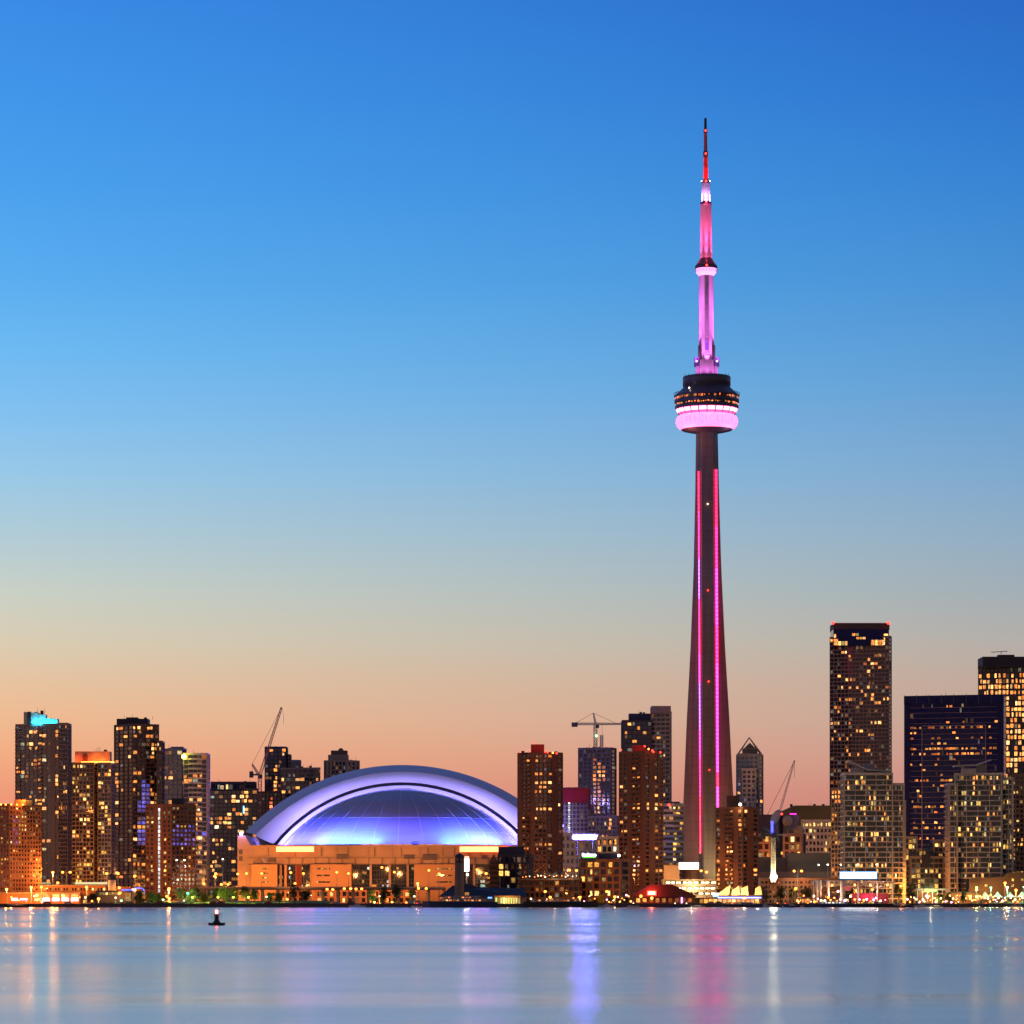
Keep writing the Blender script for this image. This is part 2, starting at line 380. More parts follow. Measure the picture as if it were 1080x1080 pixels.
# --- west cluster
r = root_at('hotel_building', 'orange floodlit brick block at the left edge of the picture, fine window grid', 'hotel', 10, 2090)
block(r, -30, 10, 43, 850, 2090, 4.4, 3.0, ORBR, GLASS, .5, .5, .3, (C1,[(5,640),(12,705),(32,705),(5,790),(18,792),(34,790),(70,625),(120,625),(150,765),(122,855),(155,560),(120,705),(178,640)]), .07, YELL, YELL, low=1.3, ang=35, refl=((12,21,858,890),(21,29,856,878)))
rbox(r, 'rooftop_plant', ORBR, 15, 27, 843.5, 850, 2098, 8); rbox(r, 'rooftop_plant', DARK, 27, 34, 844, 850, 2099, 8)
for x in (1, 6, 12, 18, 24): beacon(r, x, 848.5, 2085, SODH, .5)
beam('roof_light', r, (8,6,PZ(845,2090)-GZ+3), 9000, SOD)

r = root_at('apartment_tower', 'tall condo tower topped by a glowing cyan crown', 'tower', 63, 2300, APG)
block(r, 17, 63, 74, 765, 2300, 4.3, 4.6, mat('mauve concrete', (.22,.17,.17)), GLASS, .24, .12, .4, (C1,[(168,190),(155,190),(180,212),(205,210),(150,235),(190,235),(205,235),(160,262),(150,270),(268,190),(275,212),(260,210),(268,255),(268,270),(268,295),(185,332),(160,312),(85,375),(90,350),(105,375),(185,410),(262,390),(262,410),(262,432),(262,490),(270,490),(155,492),(180,512),(203,512),(190,535),(205,550),(262,572),(255,590),(220,710),(237,710),(260,790),(90,470)]), .05, WARM, HOT, low=1.6, balc=(0,5,10), solid=(8,))
block(r, 62, 74.6, 75, 764.2, 2296, 4.3, 3.4, PINKC, GLASS, .25, .3, .3, None, .03, WARM, depth=20)
cyan = mat('pale crown panel', (.42,.5,.5), .5, noise=.25, scale=.5)
for x_,p_ in ((36,2400),(42,3300),(50,3000),(57,1800)): beam('crown_light', r, P3_(x_,762.5,2303.4,r.location), p_*.55, (.03,.72,1), .4)
for a,b,t in ((25,32,751),(32.2,40,751.5),(40.2,48,753.5),(48.2,54,757.5),(54.2,60.5,758)): rbox(r, 'crown', cyan, a, b, t, 764.5, 2306, 9)
rbox(r, 'rooftop_plant', DARK, 29, 32.5, 750.5, 764.5, 2304, 3); roof_bits(r, 24, 60, 752, 2300, 5)

r = root_at('apartment_tower', 'condo tower topped by an orange-red lit crown', 'tower', 102, 2260, APG)
block(r, 76, 102.5, 103, 806, 2260, 4.3, 4.2, mat('taupe brick', (.27,.17,.12)), GLASS, .3, .22, .3, (C1,[(380,438),(433,457),(395,490),(380,522),(435,525),(380,592),(433,607),(352,660),(430,660),(430,675),(375,675),(413,742),(378,760),(355,680)]), .09, YELL, HOT, low=1.8, depth=22)
block(r, 103.4, 120.6, 121, 806, 2264, 4.3, 4.4, PINKC, GLASSB, .25, .15, .3, (C1,[(505,398),(528,398),(485,398),(485,457),(487,555),(500,555),(528,600),(475,620),(487,640),(465,840),(490,840),(495,860),(528,630),(487,665)]), .06, YELL, HOT, low=1.8, depth=22)
hotc = mat('crown render', (.5,.3,.22), .6, noise=.25, scale=.3)
for x_ in (81,96,103,110): beam('crown_light', r, P3_(x_,803,2264.5,r.location), 1500, (1,.14,.02) if x_ != 103 else (1,.3,.03), .4)
rbox(r, 'crown', hotc, 79, 116, 792.5, 805, 2268, 10); rbox(r, 'rooftop_plant', mat('rust panel', (.25,.05,.03)), 87, 92, 796, 805, 2266, 2)
b = MB(); 
for x in range(0, 21): b.box(x-10.2,x-9.6,4.2,4.8,PZ(804.6,2264)-GZ,PZ(803.2,2264)-GZ)
b.build('crown_light', glow('crown footlights', (1,.45,.06), 6), r); roof_bits(r, 95, 114, 791.5, 2268, 5)

r = root_at('apartment_tower', 'darkest tall tower of the left cluster, stepped top and violet reflections', 'tower', 140, 2350, APG)
block(r, 121, 140, 167, 765, 2350, 4.4, 4.8, mat('plum panel', (.17,.095,.09)), GLASS, .26, .12, .4, (C2,[(18,175),(32,175),(48,200),(128,170),(110,172),(165,175),(185,175),(98,200),(160,205),(185,208),(38,245),(78,307),(98,285),(180,250),(180,270),(180,292),(25,328),(25,390),(25,410),(22,435),(100,392),(125,392),(100,432),(28,470),(25,517),(22,578),(22,622),(180,460),(182,480),(97,645),(95,705),(97,770),(100,872),(20,860),(180,520),(120,645),(140,645)]), .05, ORNG, HOT, low=1.7, refl=((144,152,845,893),(147,156,820,850)))
block(r, 166, 172.6, 173, 783, 2352, 4.4, 3.4, CONCD, GLASSB, .3, .2, .5, None, .05, WARM, depth=20)
rbox(r, 'crown', DARK, 123, 156, 758, 766, 2368, 14); rbox(r, 'rooftop_plant', DARK, 133, 145, 756.5, 759, 2370, 8)
b = MB(); q = r.location
for k in range(12):
    px = 144+k*.9 if k%3 else 147; b.box(PX(px,2348)-q.x, PX(px+5,2348)-q.x, -9.8-k*0, -9.6, PZ(862+k*-1,2348)-q.z, PZ(861,2348)-q.z)
roof_bits(r, 124, 166, 758, 2360, 4)

r = root_at('apartment_tower', 'blue-grey twin-slab condo with white floor edges and a yellow roof lamp', 'tower', 196, 2430, APG)
block(r, 173, 192, 196, 791, 2440, 5.2, 5.0, BLUC, GLASSB, .24, .05, .4, (C2,[(247,408),(270,408),(345,430),(340,395),(260,515)]), .05, WARM, HOT, ang=20)
block(r, 194, 220.6, 221, 796, 2425, 5.0, 5.0, mat('lavender slab', (.42,.42,.60)), GLASSB, .16, .04, .5, (C2,[(345,430),(340,395),(400,398),(430,398),(372,522),(400,530),(430,522),(400,577),(425,577),(395,608),(430,608),(405,630),(395,655),(400,690),(430,690),(400,735),(430,740),(405,765),(435,770),(395,800),(425,800),(400,830),(430,850)]), .05, WARM, HOT, low=2.2, depth=24, refl=((204,221,876,886),), balc=(1,2,3))
rbox(r, 'rooftop_plant', BLUC, 180, 193, 787.5, 792, 2446, 8); beacon(r, 194, 798, 2420, glow('yellow roof lamp', (1,.8,.05), 25), 1.6)

r = root_at('residence_building', 'brown brick block with one vertical strip of white stairwell lights', 'building', 181, 2130)
block(r, 154, 181, 206, 850, 2130, 4.7, 4.3, BRICK, GLASS, .45, .4, .3, (C2,[(190,600),(172,598),(190,618),(172,618),(232,573),(293,597),(232,690),(168,790),(188,790),(232,805),(232,820),(248,805),(187,855),(228,877),(248,877),(228,905),(315,750),(365,790),(350,830),(172,880),(187,900)]), .05, YELL, YELL, low=2, ang=42, refl=((182,206,870,892),), solid=(2,3))
rbox(r, 'rooftop_plant', DARK, 181, 194, 842, 850, 2150, 8)
M = Matrix.Translation((0,0,0)) @ Matrix.Rotation(-math.radians(42), 4, 'Z')
for k in range(20):
    b = MB(); b.M = M; u = -(181-167.2)/s_(2130)/math.cos(math.radians(42)); z = PZ(852+k*4.5+3.6,2130)-GZ; b.box(u-.75,u+.75,-.55,-.40,z,z+1.9); b.build('stair_window', COOL, r)

r = root_at('apartment_tower', 'wide dark apartment slab with pale floor lines left of the stadium', 'tower', 271, 2720, APG)
block(r, 222, 271, 272, 833, 2720, 4.5, 4.6, mat('umber panel', (.2,.13,.12)), GLASS, .28, .05, .5, (C3,[(35,515),(60,500),(80,500),(98,505),(100,520),(85,520),(5,600),(62,620),(40,570),(70,570),(120,595),(98,585),(-65,600),(-35,602),(0,568),(-95,705),(-65,705),(-40,705),(-95,755),(-65,755),(-90,800),(-60,810),(-95,845),(-80,850),(-50,720),(0,740)]), .08, WARM, HOT, low=1.4, depth=22)
block(r, 222.5, 270, 270.5, 826, 2723, 7, 4.6, DARK, GLASS, .3, .2, .2, None, .03, depth=16, ybot=833.5)
rbox(r, 'stair_light', glow('cyan strip', (.2,.75,1), 3), 256.3, 257.6, 850, 858, 2718.6, .3); roof_bits(r, 225, 268, 826, 2720, 6)

r = root_at('apartment_tower', 'dark slim tower with an orange-lit stair core beside the red luffing crane', 'tower', 303, 2760, APG)
block(r, 279.5, 303, 303.5, 789, 2760, 4.2, 4.4, NAVY, GLASSB, .25, .2, .3, (C8,[(250,430),(268,430),(375,438),(370,470),(322,555),(322,575),(322,590),(322,655),(322,710),(322,740),(322,780),(325,880),(300,655)]), .02, COOL, HOT, depth=22)
block(r, 303.6, 307, 307.2, 797, 2762, 4.2, 4.0, NAVY, GLASSB, .25, .2, .3, None, .02, COOL, depth=18); roof_bits(r, 285, 302, 789, 2760, 4)
r = root_at('apartment_building', 'dark stepped block with pale balcony bands left of the dome arch', 'building', 336, 2700)
block(r, 297, 336, 337, 811, 2700, 4.3, 4.6, PINKC, GLASSB, .22, .05, .6, (C8,[(490,668),(520,665),(545,665),(375,775),(475,738),(380,670),(360,875),(660,670)]), .04, WARM, HOT, depth=22)
block(r, 306.5, 317, 317.4, 803, 2726, 4.3, 4.6, BLUC, GLASSB, .25, .2, .3, None, .02, depth=15); roof_bits(r, 318, 335, 810, 2700, 4)
r = root_at('apartment_building', 'low dark block with a column of red windows under the cranes', 'building', 296, 2680)
block(r, 272, 296, 296.6, 836, 2680, 4.2, 4.0, BRICKD, GLASS, .25, .2, .4, (C8,[(255,860),(255,880),(255,910),(255,940),(255,965)]), .03, ORNG, RED, depth=20)

r = root_at('apartment_tower', 'grey balconied tower with a domed plant room peeping over the stadium roof', 'tower', 365, 2800, APG)
block(r, 343, 365, 378, 803, 2800, 4.4, 4.0, CONC, GLASS, .32, .3, .8, None, .0, depth=22)
rbox(r, 'rooftop_plant', CONC, 346, 367, 796, 803, 2812, 14); rbox(r, 'rooftop_plant', CONCD, 349, 366, 791.5, 796.2, 2814, 12)
b = MB(); b.ball((PX(359.5,2820)-r.location.x, 20, PZ(792,2820)-GZ), 2.3); b.build('tank', CONCD, r); roof_bits(r, 368, 376, 802, 2800, 3)

# --- cranes
def lattice(b, p0, p1, w0, w1, n, t=.22):
    p0, p1 = Vector(p0), Vector(p1); d = (p1-p0); q = d.to_track_quat('Z','Y')
    ring = lambda k: [p0 + d*(k/n) + q @ Vector(((w0+(w1-w0)*k/n)*sx, (w0+(w1-w0)*k/n)*sy, 0)) for sx,sy in ((-.5,-.5),(.5,-.5),(.5,.5),(-.5,.5))]
    for k in range(n):
        a, c = ring(k), ring(k+1)
        for i in range(4):
            b.tube(a[i], c[i], t, n=4); b.tube(a[i], c[(i+1)%4], t*.7, n=4); b.tube(a[i], a[(i+1)%4], t*.7, n=4)
def P3(px, py, Y, q): return (PX(px,Y)-q.x, Y-q.y, PZ(py,Y)-q.z)
def luffing(name, label, Y, base, piv, tip, cw, af, m, my, hookx):
    r = root_at(name, label, 'crane', base[0], Y); q = r.location
    b = MB(); lattice(b, P3(base[0],base[1],Y,q), P3(piv[0],piv[1]+1,Y,q), 2.4, 2.4, 16, .25); b.build('mast', my, r)
    b = MB(); lattice(b, P3(*piv,Y,q), P3(*tip,Y,q), 2.0 if Y > 2500 else 1.2, 1.1 if Y > 2500 else .7, 18, .2 if Y > 2500 else .1); b.build('jib', m, r)
    b = MB(); lattice(b, P3(piv[0],piv[1]+1,Y,q), P3(*af,Y,q), 1.8, .8, 6, .22); b.build('a_frame', m, r)
    b = MB(); c = P3(*cw,Y,q); b.box(c[0]-2, c[0]+5, -1.5, 1.5, c[2]-.6, c[2]+.6); b.box(c[0]-2, c[0]+.8, -1.9, 1.9, c[2]-2.2, c[2]+2.4); b.build('counterweight', DARK, r)
    b = MB(); c = P3(piv[0]+1,piv[1]+1,Y,q); b.box(c[0]-1.3,c[0]+1.3,-2.9,-1.0,c[2]-1.5,c[2]+1.3); b.build('cab', DARK, r)
    b = MB(); b.tube(P3(*af,Y,q), P3(*tip,Y,q), .12, n=4); b.tube(P3(hookx,tip[1]+8,Y,q), P3(hookx,tip[1]+18,Y,q), .1, n=4)
    b.tube(P3(tip[0],tip[1],Y,q), P3(hookx,tip[1]+8,Y,q), .08, n=4); b.tube(P3(*af,Y,q), P3(*cw,Y,q), .1, n=4); b.build('cable', DARK, r)
    return r
luffing('luffing_crane', 'red and white luffing crane raised steeply beside the dark left tower', 2660, (273.8,950), (274,818), (297,746), (266,817), (266,806), REDST, REDST, 299)
r = luffing('luffing_crane', 'luffing crane with floodlit white mast right of the pink tower, jib raised thin', 2150, (815.5,930), (815.5,880), (838,802), (806,881), (803,872), STEEL, mat('pale crane steel', (.6,.58,.45), .5), 838)
q = r.location
b = MB(); b.ball(P3(816,925,2146,q), 2.0); b.build('floodlight', glow('crane floodlight', (1,.93,.55), 60), r)
beam('flood_beam', r, P3(816,924,2138,q), 12000, (1,.92,.6), .6)
b = MB(); b.box(*(lambda c: (c[0]-.7,c[0]+.7,-.7,.7,c[2],c[2]+8))(P3(814.3,880,2150,q))); b.build('blue_tube', glow('blue tube', (.1,.12,1), 2.2), r)
b = MB(); c = P3(804,881,2150,q); b.box(c[0]-2,c[0]+14,-1,1,c[2],c[2]+.8); b.build('platform', STEEL, r)
r = root_at('hammerhead_crane', 'flat-topped tower crane standing over the unfinished tower', 'crane', 628, 2620); q = r.location
b = MB(); lattice(b, P3(628,792,2620,q), P3(628,764,2620,q), 2.3, 2.3, 8, .25); b.build('mast', STEEL, r)
b = MB(); lattice(b, P3(604,763.5,2620,q), P3(628,763.5,2620,q), 1.4, 1.4, 9, .2); lattice(b, P3(628,763.5,2620,q), P3(656,763.5,2620,q), 1.4, 1.0, 11, .2); b.build('jib', STEEL, r)
b = MB(); lattice(b, P3(628,763,2620,q), P3(625.8,752,2620,q), 1.5, .5, 4, .2); b.build('apex', STEEL, r)
b = MB(); c = P3(606,764,2620,q); b.box(c[0]-2.2,c[0]+2.2,-1.2,1.2,c[2]-1.8,c[2]+1.4); b.build('counterweight', DARK, r)
b = MB(); c = P3(630,766,2620,q); b.box(c[0]-1.3,c[0]+1.3,-1.4,.4,c[2]-1.3,c[2]+1.3); b.build('cab', DARK, r)
b = MB(); b.tube(P3(625.8,752,2620,q), P3(606,763,2620,q), .12, n=4); b.tube(P3(625.8,752,2620,q), P3(650,763,2620,q), .12, n=4); b.tube(P3(635,764,2620,q), P3(635,785,2620,q), .1, n=4); b.build('cable', DARK, r)
b = MB(); b.ball(P3(629,776,2618,q), .8); b.build('work_light', GRNH, r)
# ------------------------------------------------------------------ centre and east buildings
r = root_at('apartment_tower', 'brown brick apartment tower at the right end of the stadium, red roof lights', 'tower', 577, 2180, APG)
block(r, 546.5, 577, 593, 795, 2180, 4.65, 4.6, BRICK, GLASS, .40, .26, .35, (C5,[(92,300),(82,300),(125,348),(140,348),(180,348),(125,394),(140,394),(160,394),(182,394),(140,418),(158,418),(125,440),(140,440),(185,440),(120,534),(140,534),(157,534),(182,534),(50,580),(70,580),(92,580),(92,718),(80,718),(125,718),(185,695),(190,712),(240,745),(42,718),(220,515),(240,510)]), .03, ORNG, HOT, low=2, ang=38, solid=(0,3,101), balc=(1,2))
rbox(r, 'rooftop_plant', mat('red lit plant room', (.4,.06,.04)), 560, 574, 785, 795, 2194, 8)
for x,y in ((548,793),(562.5,783.5),(557.5,792),(575,793),(577.5,793.5),(583,794),(587,794.5)): beacon(r, x, y, 2178, REDH if x != 583 else SODH, .55)
for x,y in ((568,784),(581,792)): beam('roof_light', r, P3(x,y,2184,r.location), 700, (1,.10,.05))
r = root_at('apartment_tower', 'brown brick apartment tower between the unfinished tower and the pink-lit tower', 'tower', 680, 2150, APG)
block(r, 653.5, 680, 699, 794, 2150, 4.65, 4.6, BRICK, GLASS, .40, .26, .35, (C6,[(107,320),(158,368),(178,368),(215,368),(68,414),(107,414),(125,412),(158,508),(178,508),(195,508),(215,508),(158,530),(178,530),(195,530),(215,530),(115,600),(130,598),(107,672),(160,672),(180,672),(130,765),(160,787),(180,787),(115,830),(135,830),(245,842),(258,842),(272,842),(70,600),(107,530),(240,470),(240,720)]), .03, ORNG, HOT, low=2, ang=42, solid=(2,5,101), balc=(3,4))
rbox(r, 'rooftop_plant', mat('red lit plant room', (.4,.06,.04)), 667, 681, 786, 794, 2166, 8)
for x,y in ((655,791),(680,787),(684,790),(688,791.5),(696.5,793.5),(689,793)): beacon(r, x, y, 2148, REDH if x != 684 else SODH, .55)
for x,y in ((676,788),(690,789)): beam('roof_light', r, P3(x,y,2156,r.location), 800, (1,.12,.05))
r = root_at('apartment_tower', 'tan brick apartment tower in front of the foot of the pink-lit tower', 'tower', 783, 2110, APG)
block(r, 755.5, 783, 799, 853, 2110, 4.7, 4.6, BRICK, GLASS, .40, .26, .35, (CT,[(412,130),(450,135),(488,135),(430,210),(455,210),(485,210),(455,245),(485,250),(345,400),(380,400),(345,440),(380,440),(280,405),(280,520),(340,520),(372,520),(345,598),(380,590),(555,605),(280,598),(345,638),(380,635),(280,635),(345,678),(380,678),(580,635),(598,635),(598,600),(290,680)]), .04, ORNG, HOT, low=1.8, ang=42, solid=(1,4,101), balc=(2,3))
rbox(r, 'rooftop_plant', BRICKD, 767, 780, 839, 853, 2126, 8); beacon(r, 780.7, 848.5, 2108, WHTH, .9); beam('roof_light', r, P3(780,849,2106,r.location), 1500, (1,.7,.35))

r = root_at('apartment_tower', 'unfinished concrete tower with orange work lights in open floors under the hammerhead crane', 'tower', 644, 2600)
block(r, 610.5, 644, 649.5, 790, 2600, 4.3, 4.6, CONCD, GLASS, .28, .3, .5, (C5,[(x,y) for y in range(290,560,18) for x in (400,)]+[(x,y) for y in range(312,560,17) for x in (432,)]+[(455,y) for y in range(318,390,17)]+[(455,y) for y in range(455,500,15)]), .0, ORNG, ORNG, ang=18)
roof_bits(r, 613, 646, 789, 2600, 7)
b = MB(); q = r.location; lattice(b, P3(634.5,789,2612,q), P3(634.5,775,2612,q), 2, 2, 5, .25); b.build('hoist_mast', STEEL, r)
r = root_at('apartment_building', 'pale block wrapped in red mesh at its top floors, string of white lights', 'building', 622, 2480)
block(r, 592, 620, 622.5, 832, 2480, 4.4, 4.2, PINKC, GLASSB, .3, .3, .3, None, .0, WARM, ang=20)
b = MB(); q = r.location
rbox(r, 'mesh_wrap', REDP, 591.5, 619.8, 831, 846.5, 2478, 3); rbox(r, 'mesh_wrap', REDP, 620, 623, 832, 852, 2481, 8)
for k in range(14): rbox(r, 'work_light', COOL, 599.3, 601.3, 846.5+k*2.35, 847.9+k*2.35, 2477.0, .4)
r = root_at('office_building', 'white low block lit violet by a dazzling floodlight', 'office', 616, 2330)
block(r, 592, 616, 631, 880, 2330, 8, 5, CONCW, GLASS, .45, .45, .3, None, .0, ang=30)
rbox(r, 'parapet_panel', mat('salmon panel', (.7,.28,.18)), 607, 615, 882.5, 888, 2325, 2)
r = root_at('apartment_building', 'grey gridded block behind the floodlight', 'building', 650, 2450)
block(r, 620, 650, 656, 862, 2450, 4.6, 4.4, BLUC, GLASSB, .3, .3, .4, (C5,[(490,590),(490,610),(490,630),(397,606),(455,710),(455,730),(490,710),(490,735),(520,710)]), .04, WARM, HOT, ang=20)
r = root_at('office_building', 'lit framed low block with white columns behind the hotel with the roof sign', 'office', 652, 2260)
block(r, 630, 651, 655, 884, 2260, 7.5, 5, CONCW, GLASS, .3, .3, .5, None, .45, WARM, HOT, ang=20)
# the stadium floodlight on the white block
r = root_at('floodlight_bank', 'dazzling blue-white floodlight bank behind the hotel sign', 'floodlight', 617, 2300); q = r.location
b = MB(); b.box(-8.2*1, 8.2, -.5, .5, PZ(886,2300)-q.z, PZ(879.5,2300)-q.z); b.build('frame', STEEL, r)
for k in range(8):
    b = MB(); b.lathe([(.8,0),(.95,.4)], 12); 
    b = MB(); c = (-7.0+k*2.0, -.9, PZ(883,2300)-q.z); b.ball(c, .95); b.build('lamp', glow('floodlight lens', (.14,.13,1), 330) if k == 0 else bpy.data.materials['floodlight lens'], r)
b = MB(); b.tube((-5,0,0),(-5,0,PZ(884,2300)-q.z),.4,.3); b.tube((5,0,0),(5,0,PZ(884,2300)-q.z),.4,.3); b.build('post', STEEL, r)
beam('flood_beam', r, (0,-3,PZ(881,2300)-q.z), 2500, (.35,.3,1), 1, (0,20,0), 150)
beam('flood_beam', r, (0,-5,PZ(883,2300)-q.z), 9000, (.22,.2,1), 1, (0,-60,0), 120)

r = root_at('condominium_tower', 'dark glass tower joined to a taller pale ribbed slab, behind the brown tower', 'tower', 687, 2750)
block(r, 655.5, 686.5, 687, 761, 2750, 4.6, 5.2, DARK, GLASSB, .2, .12, .4, (C6,[(122,108),(110,108),(152,132),(92,155),(190,155),(180,155),(138,192),(135,90)]), .03, ORNG, HOT, depth=28)
rbox(r, 'crown', NAVY, 663.5, 686.6, 752.5, 761.5, 2758, 18); 
block(r, 687.3, 706.8, 707.5, 752, 2748, 4.6, 5.0, CONC, GLASS, .4, .2, .6, (C6,[(258,172),(280,268),(280,300),(288,388),(288,460),(285,470)]), .02, WARM, HOT, depth=28)
rbox(r, 'crown', PINKC, 687.2, 707.6, 744.5, 752, 2747.5, 29); roof_bits(r, 665, 685, 752, 2750, 4)
r = root_at('office_building', 'striped mid-rise with white floor bands between the brown tower and the pink-lit tower', 'office', 710, 2280)
block(r, 698, 710, 720.5, 849, 2280, 5.6, 4.0, CONCW, GLASS, .5, .0, .5, (C6,[(285,572),(345,552),(360,552),(285,622),(345,655),(365,628),(285,650),(345,680),(345,705),(285,700),(345,730),(345,757),(285,745),(345,783),(285,755)]), .12, YELL, YELL, ang=42)
rbox(r, 'rooftop_plant', DARK, 701, 717, 845.5, 849, 2292, 8); beacon(r, 705.5, 849, 2277, REDH, .8)

r = root_at('office_tower', 'pale tower with an open pyramid frame over a green glass gable', 'tower', 800, 2700); q = r.location
block(r, 777, 800, 804.5, 797, 2700, 4.6, 4.6, mat('grey green stone', (.34,.38,.36)), GLASSG, .32, .3, .4, (CT,[(596,250),(640,30),(590,190)]), .02, YELL, HOT, ang=22)
block(r, 782, 796.8, 797.2, 812, 2690, 4.75, 4.9, CONCW, GLASS, .38, .36, .3, None, .0, depth=8)
z0, z1 = PZ(795,2700)-q.z, PZ(777.5,2700)-q.z; xa, xb, xm = PX(779,2700)-q.x, PX(803.5,2700)-q.x, PX(791,2700)-q.x
b = MB(); b.slab([(xa+3,z0),(xb-3,z0),(xb-3,z0+3),(xm,z0+8.5),(xa+3,z0+3)], 3, 10); b.build('gable', GLASSG, r)
b = MB()
for y in (2, 14):
    b.tube((xa,y,z0),(xm,8,z1),.5,n=5); b.tube((xb,y,z0),(xm,8,z1),.5,n=5); b.tube((xa,y,z0),(xb,y,z0),.4,n=5)
    b.tube((xa+2.5,y,z0+4),(xb-2.5,y,z0+4),.22,n=4)
b.build('roof_frame', CONC, r)

r = root_at('hotel_building', 'brown waterfront hotel with a white lit name sign on its dark roof box', 'hotel', 655, 2070); q = r.location
block(r, 612, 654, 663, 908, 2070, 7.2, 6.5, BRICK, GLASS, .3, .3, .5, ((600,890,16.6),[(400,350),(540,350),(700,350),(410,525),(270,630),(340,630),(430,630),(560,630),(715,450),(380,805),(440,805),(410,885),(715,805)]), .0, YELL, YELL, ang=18)
rbox(r, 'roof_box', NAVY, 612.5, 631, 899, 908.2, 2074, 6); rbox(r, 'roof_box', NAVY, 631.5, 651, 900, 908.2, 2076, 14)
b = MB()
for x in range(633, 650, 2): 
    c = P3(x,900,2078,q); b.tube(c,(c[0]+random.uniform(-1,1),c[1],c[2]+random.uniform(1,3)),.1,.06,4)
b.build('mast', DARK, r)
def sign_text(root, body, px, py, Y, size, m, name='sign_text', ext=.1):
    cu = bpy.data.curves.new(name, 'FONT'); cu.body = body; cu.size = size; cu.extrude = ext; cu.align_x = 'CENTER'; cu.align_y = 'CENTER'
    cu.materials.append(m); cu.offset = .06; t_ = bpy.data.objects.new(name, cu); me = bpy.data.meshes.new_from_object(t_); bpy.data.objects.remove(t_)
    o = bpy.data.objects.new(name, me); COL.objects.link(o); o.parent = root
    q = root.location; o.location = (PX(px,Y)-q.x, Y-q.y, PZ(py,Y)-q.z); o.rotation_euler = (math.radians(90),0,0); return o
SIGNW = glow('white sign letters', (1,1,.92), 9)
sign_text(r, 'Radisson', 621.3, 901.6, 2073.6, 2.25, SIGNW)
rbox(r, 'sign_underline', glow('green sign glow', (.15,1,.05), 1.6), 614.6, 628.2, 904.0, 904.7, 2073.7, .2)
b = MB(); b.ball(P3(652.8,902.3,2070,q), .75); b.build('side_sign', glow('side sign', (.9,1,.8), 10), r)

r = root_at('terrace_building', 'low terrace building with a row of small dark gabled pavilions on its deck', 'building', 580, 2060); q = r.location
block(r, 549, 611, 612, 928, 2060, 6.5, 5.2, BRICKD, GLASS, .3, .25, .9, None, .12, ORNG, ORNG, depth=18)
rbox(r, 'deck', CONCD, 549, 612, 926.7, 928, 2057.4, 22)
for x in (560, 570, 578, 586, 594):
    c = P3(x,926.6,2062,q); b = MB(); b.lathe([(3.1,c[2]+1.9),(.1,c[2]+4.4)], 4, c[0], c[1]); b.build('pavilion_roof', DARK, r)
    b = MB()
    for dx in (-1.9,1.9): b.tube((c[0]+dx,c[1],c[2]),(c[0]+dx,c[1],c[2]+2.1),.15,n=4)
    b.build('post', CONC, r)
for k in range(15):
    x = 551+k*4.05+random.uniform(-1,1); b = MB(); b.ball(P3(x,924.8+random.uniform(-1.6,.5),2058.5,q), .16+.16*random.random()); b.build('terrace_light', random.choice((SODH, WHTH)), r)
beam('terrace_glow', r, P3(585,922,2056,q), 1500, (1,.7,.35)); beam('terrace_glow', r, P3(602,921,2056,q), 1800, (1,.55,.2))

r = root_at('terrace_building', 'dark stepped waterfront apartment block with lit orange balconies left of the brown tower', 'building', 551, 2110); q = r.location
block(r, 525.5, 551, 562, 903, 2110, 7, 6.4, DARK, GLASSB, .25, .3, .3, ((480,895,13.5),[(650,300),(690,375),(750,375),(860,440),(950,230),(580,370)]), .0, YELL, YELL, ang=25)
rbox(r, 'roof_box', NAVY, 525.5, 553, 893, 904, 2116, 14)
for k in range(5):
    for (x0_,x1_) in ((549,557),(515.5,525)):
        rbox(r, 'balcony', BRICK, x0_, x1_, 911.5+k*5.3, 914+k*5.3, 2100, 8)
rbox(r, 'side_wing', BRICKD, 516.5, 525, 909, 945, 2103, 8)
b = MB(); c = P3(520.5,909,2104,q); b.slab([(c[0]-2.6,c[2]),(c[0]+2.6,c[2]),(c[0],c[2]+4.6)], -6, 1); b.build('gable', BRICK, r)

# pale hall beside the tower, parking deck, billboard, round restaurant
r = root_at('low_hall', 'plain beige hall at the foot of the pink-lit tower', 'building', 708, 2240)
rbox(r, 'wall', CONCW, 699.5, 716.5, 912.5, 950, 2240, 14); rbox(r, 'roof_edge', CONCD, 699.2, 716.8, 911.6, 912.6, 2239.4, 15.2)
r = root_at('billboard', 'wide overexposed white billboard on a round brown drum', 'billboard', 726, 2180); q = r.location
b = MB(); c = P3(728,928,2190,q); b.lathe([(10/s_(2190),0),(10/s_(2190),PZ(917,2190)-q.z)], 24, c[0], c[1]); b.build('drum', mat('lit drum', (.4,.2,.12)), r)
rbox(r, 'screen', glow('billboard screen', (1,.82,.55), 9), 716.3, 736.8, 909.8, 916.6, 2178, .5); rbox(r, 'frame', DARK, 715.9, 737.4, 909.3, 917.1, 2178.6, 1)
r = root_at('parking_garage', 'open parking deck with three rows of blazing white ceiling lights', 'garage', 726, 2110); q = r.location
b = MB()
for k,y in enumerate((928,934.2,940,946)): b.box(PX(699,2110)-q.x, PX(756,2110)-q.x, 0, 18, PZ(y,2110)-q.z-.5, PZ(y,2110)-q.z+ (1.3 if k else .3))
for k in range(8): x = PX(700+k*7.9,2110)-q.x; b.box(x-.3,x+.3,.2,.9,0,PZ(928,2110)-q.z-.1)
b.build('deck', CONC, r)
b = MB(); b.box(PX(699,2110)-q.x, PX(756,2110)-q.x, 17, 17.8, 0, PZ(928.5,2110)-q.z); b.build('wall', CONC, r)
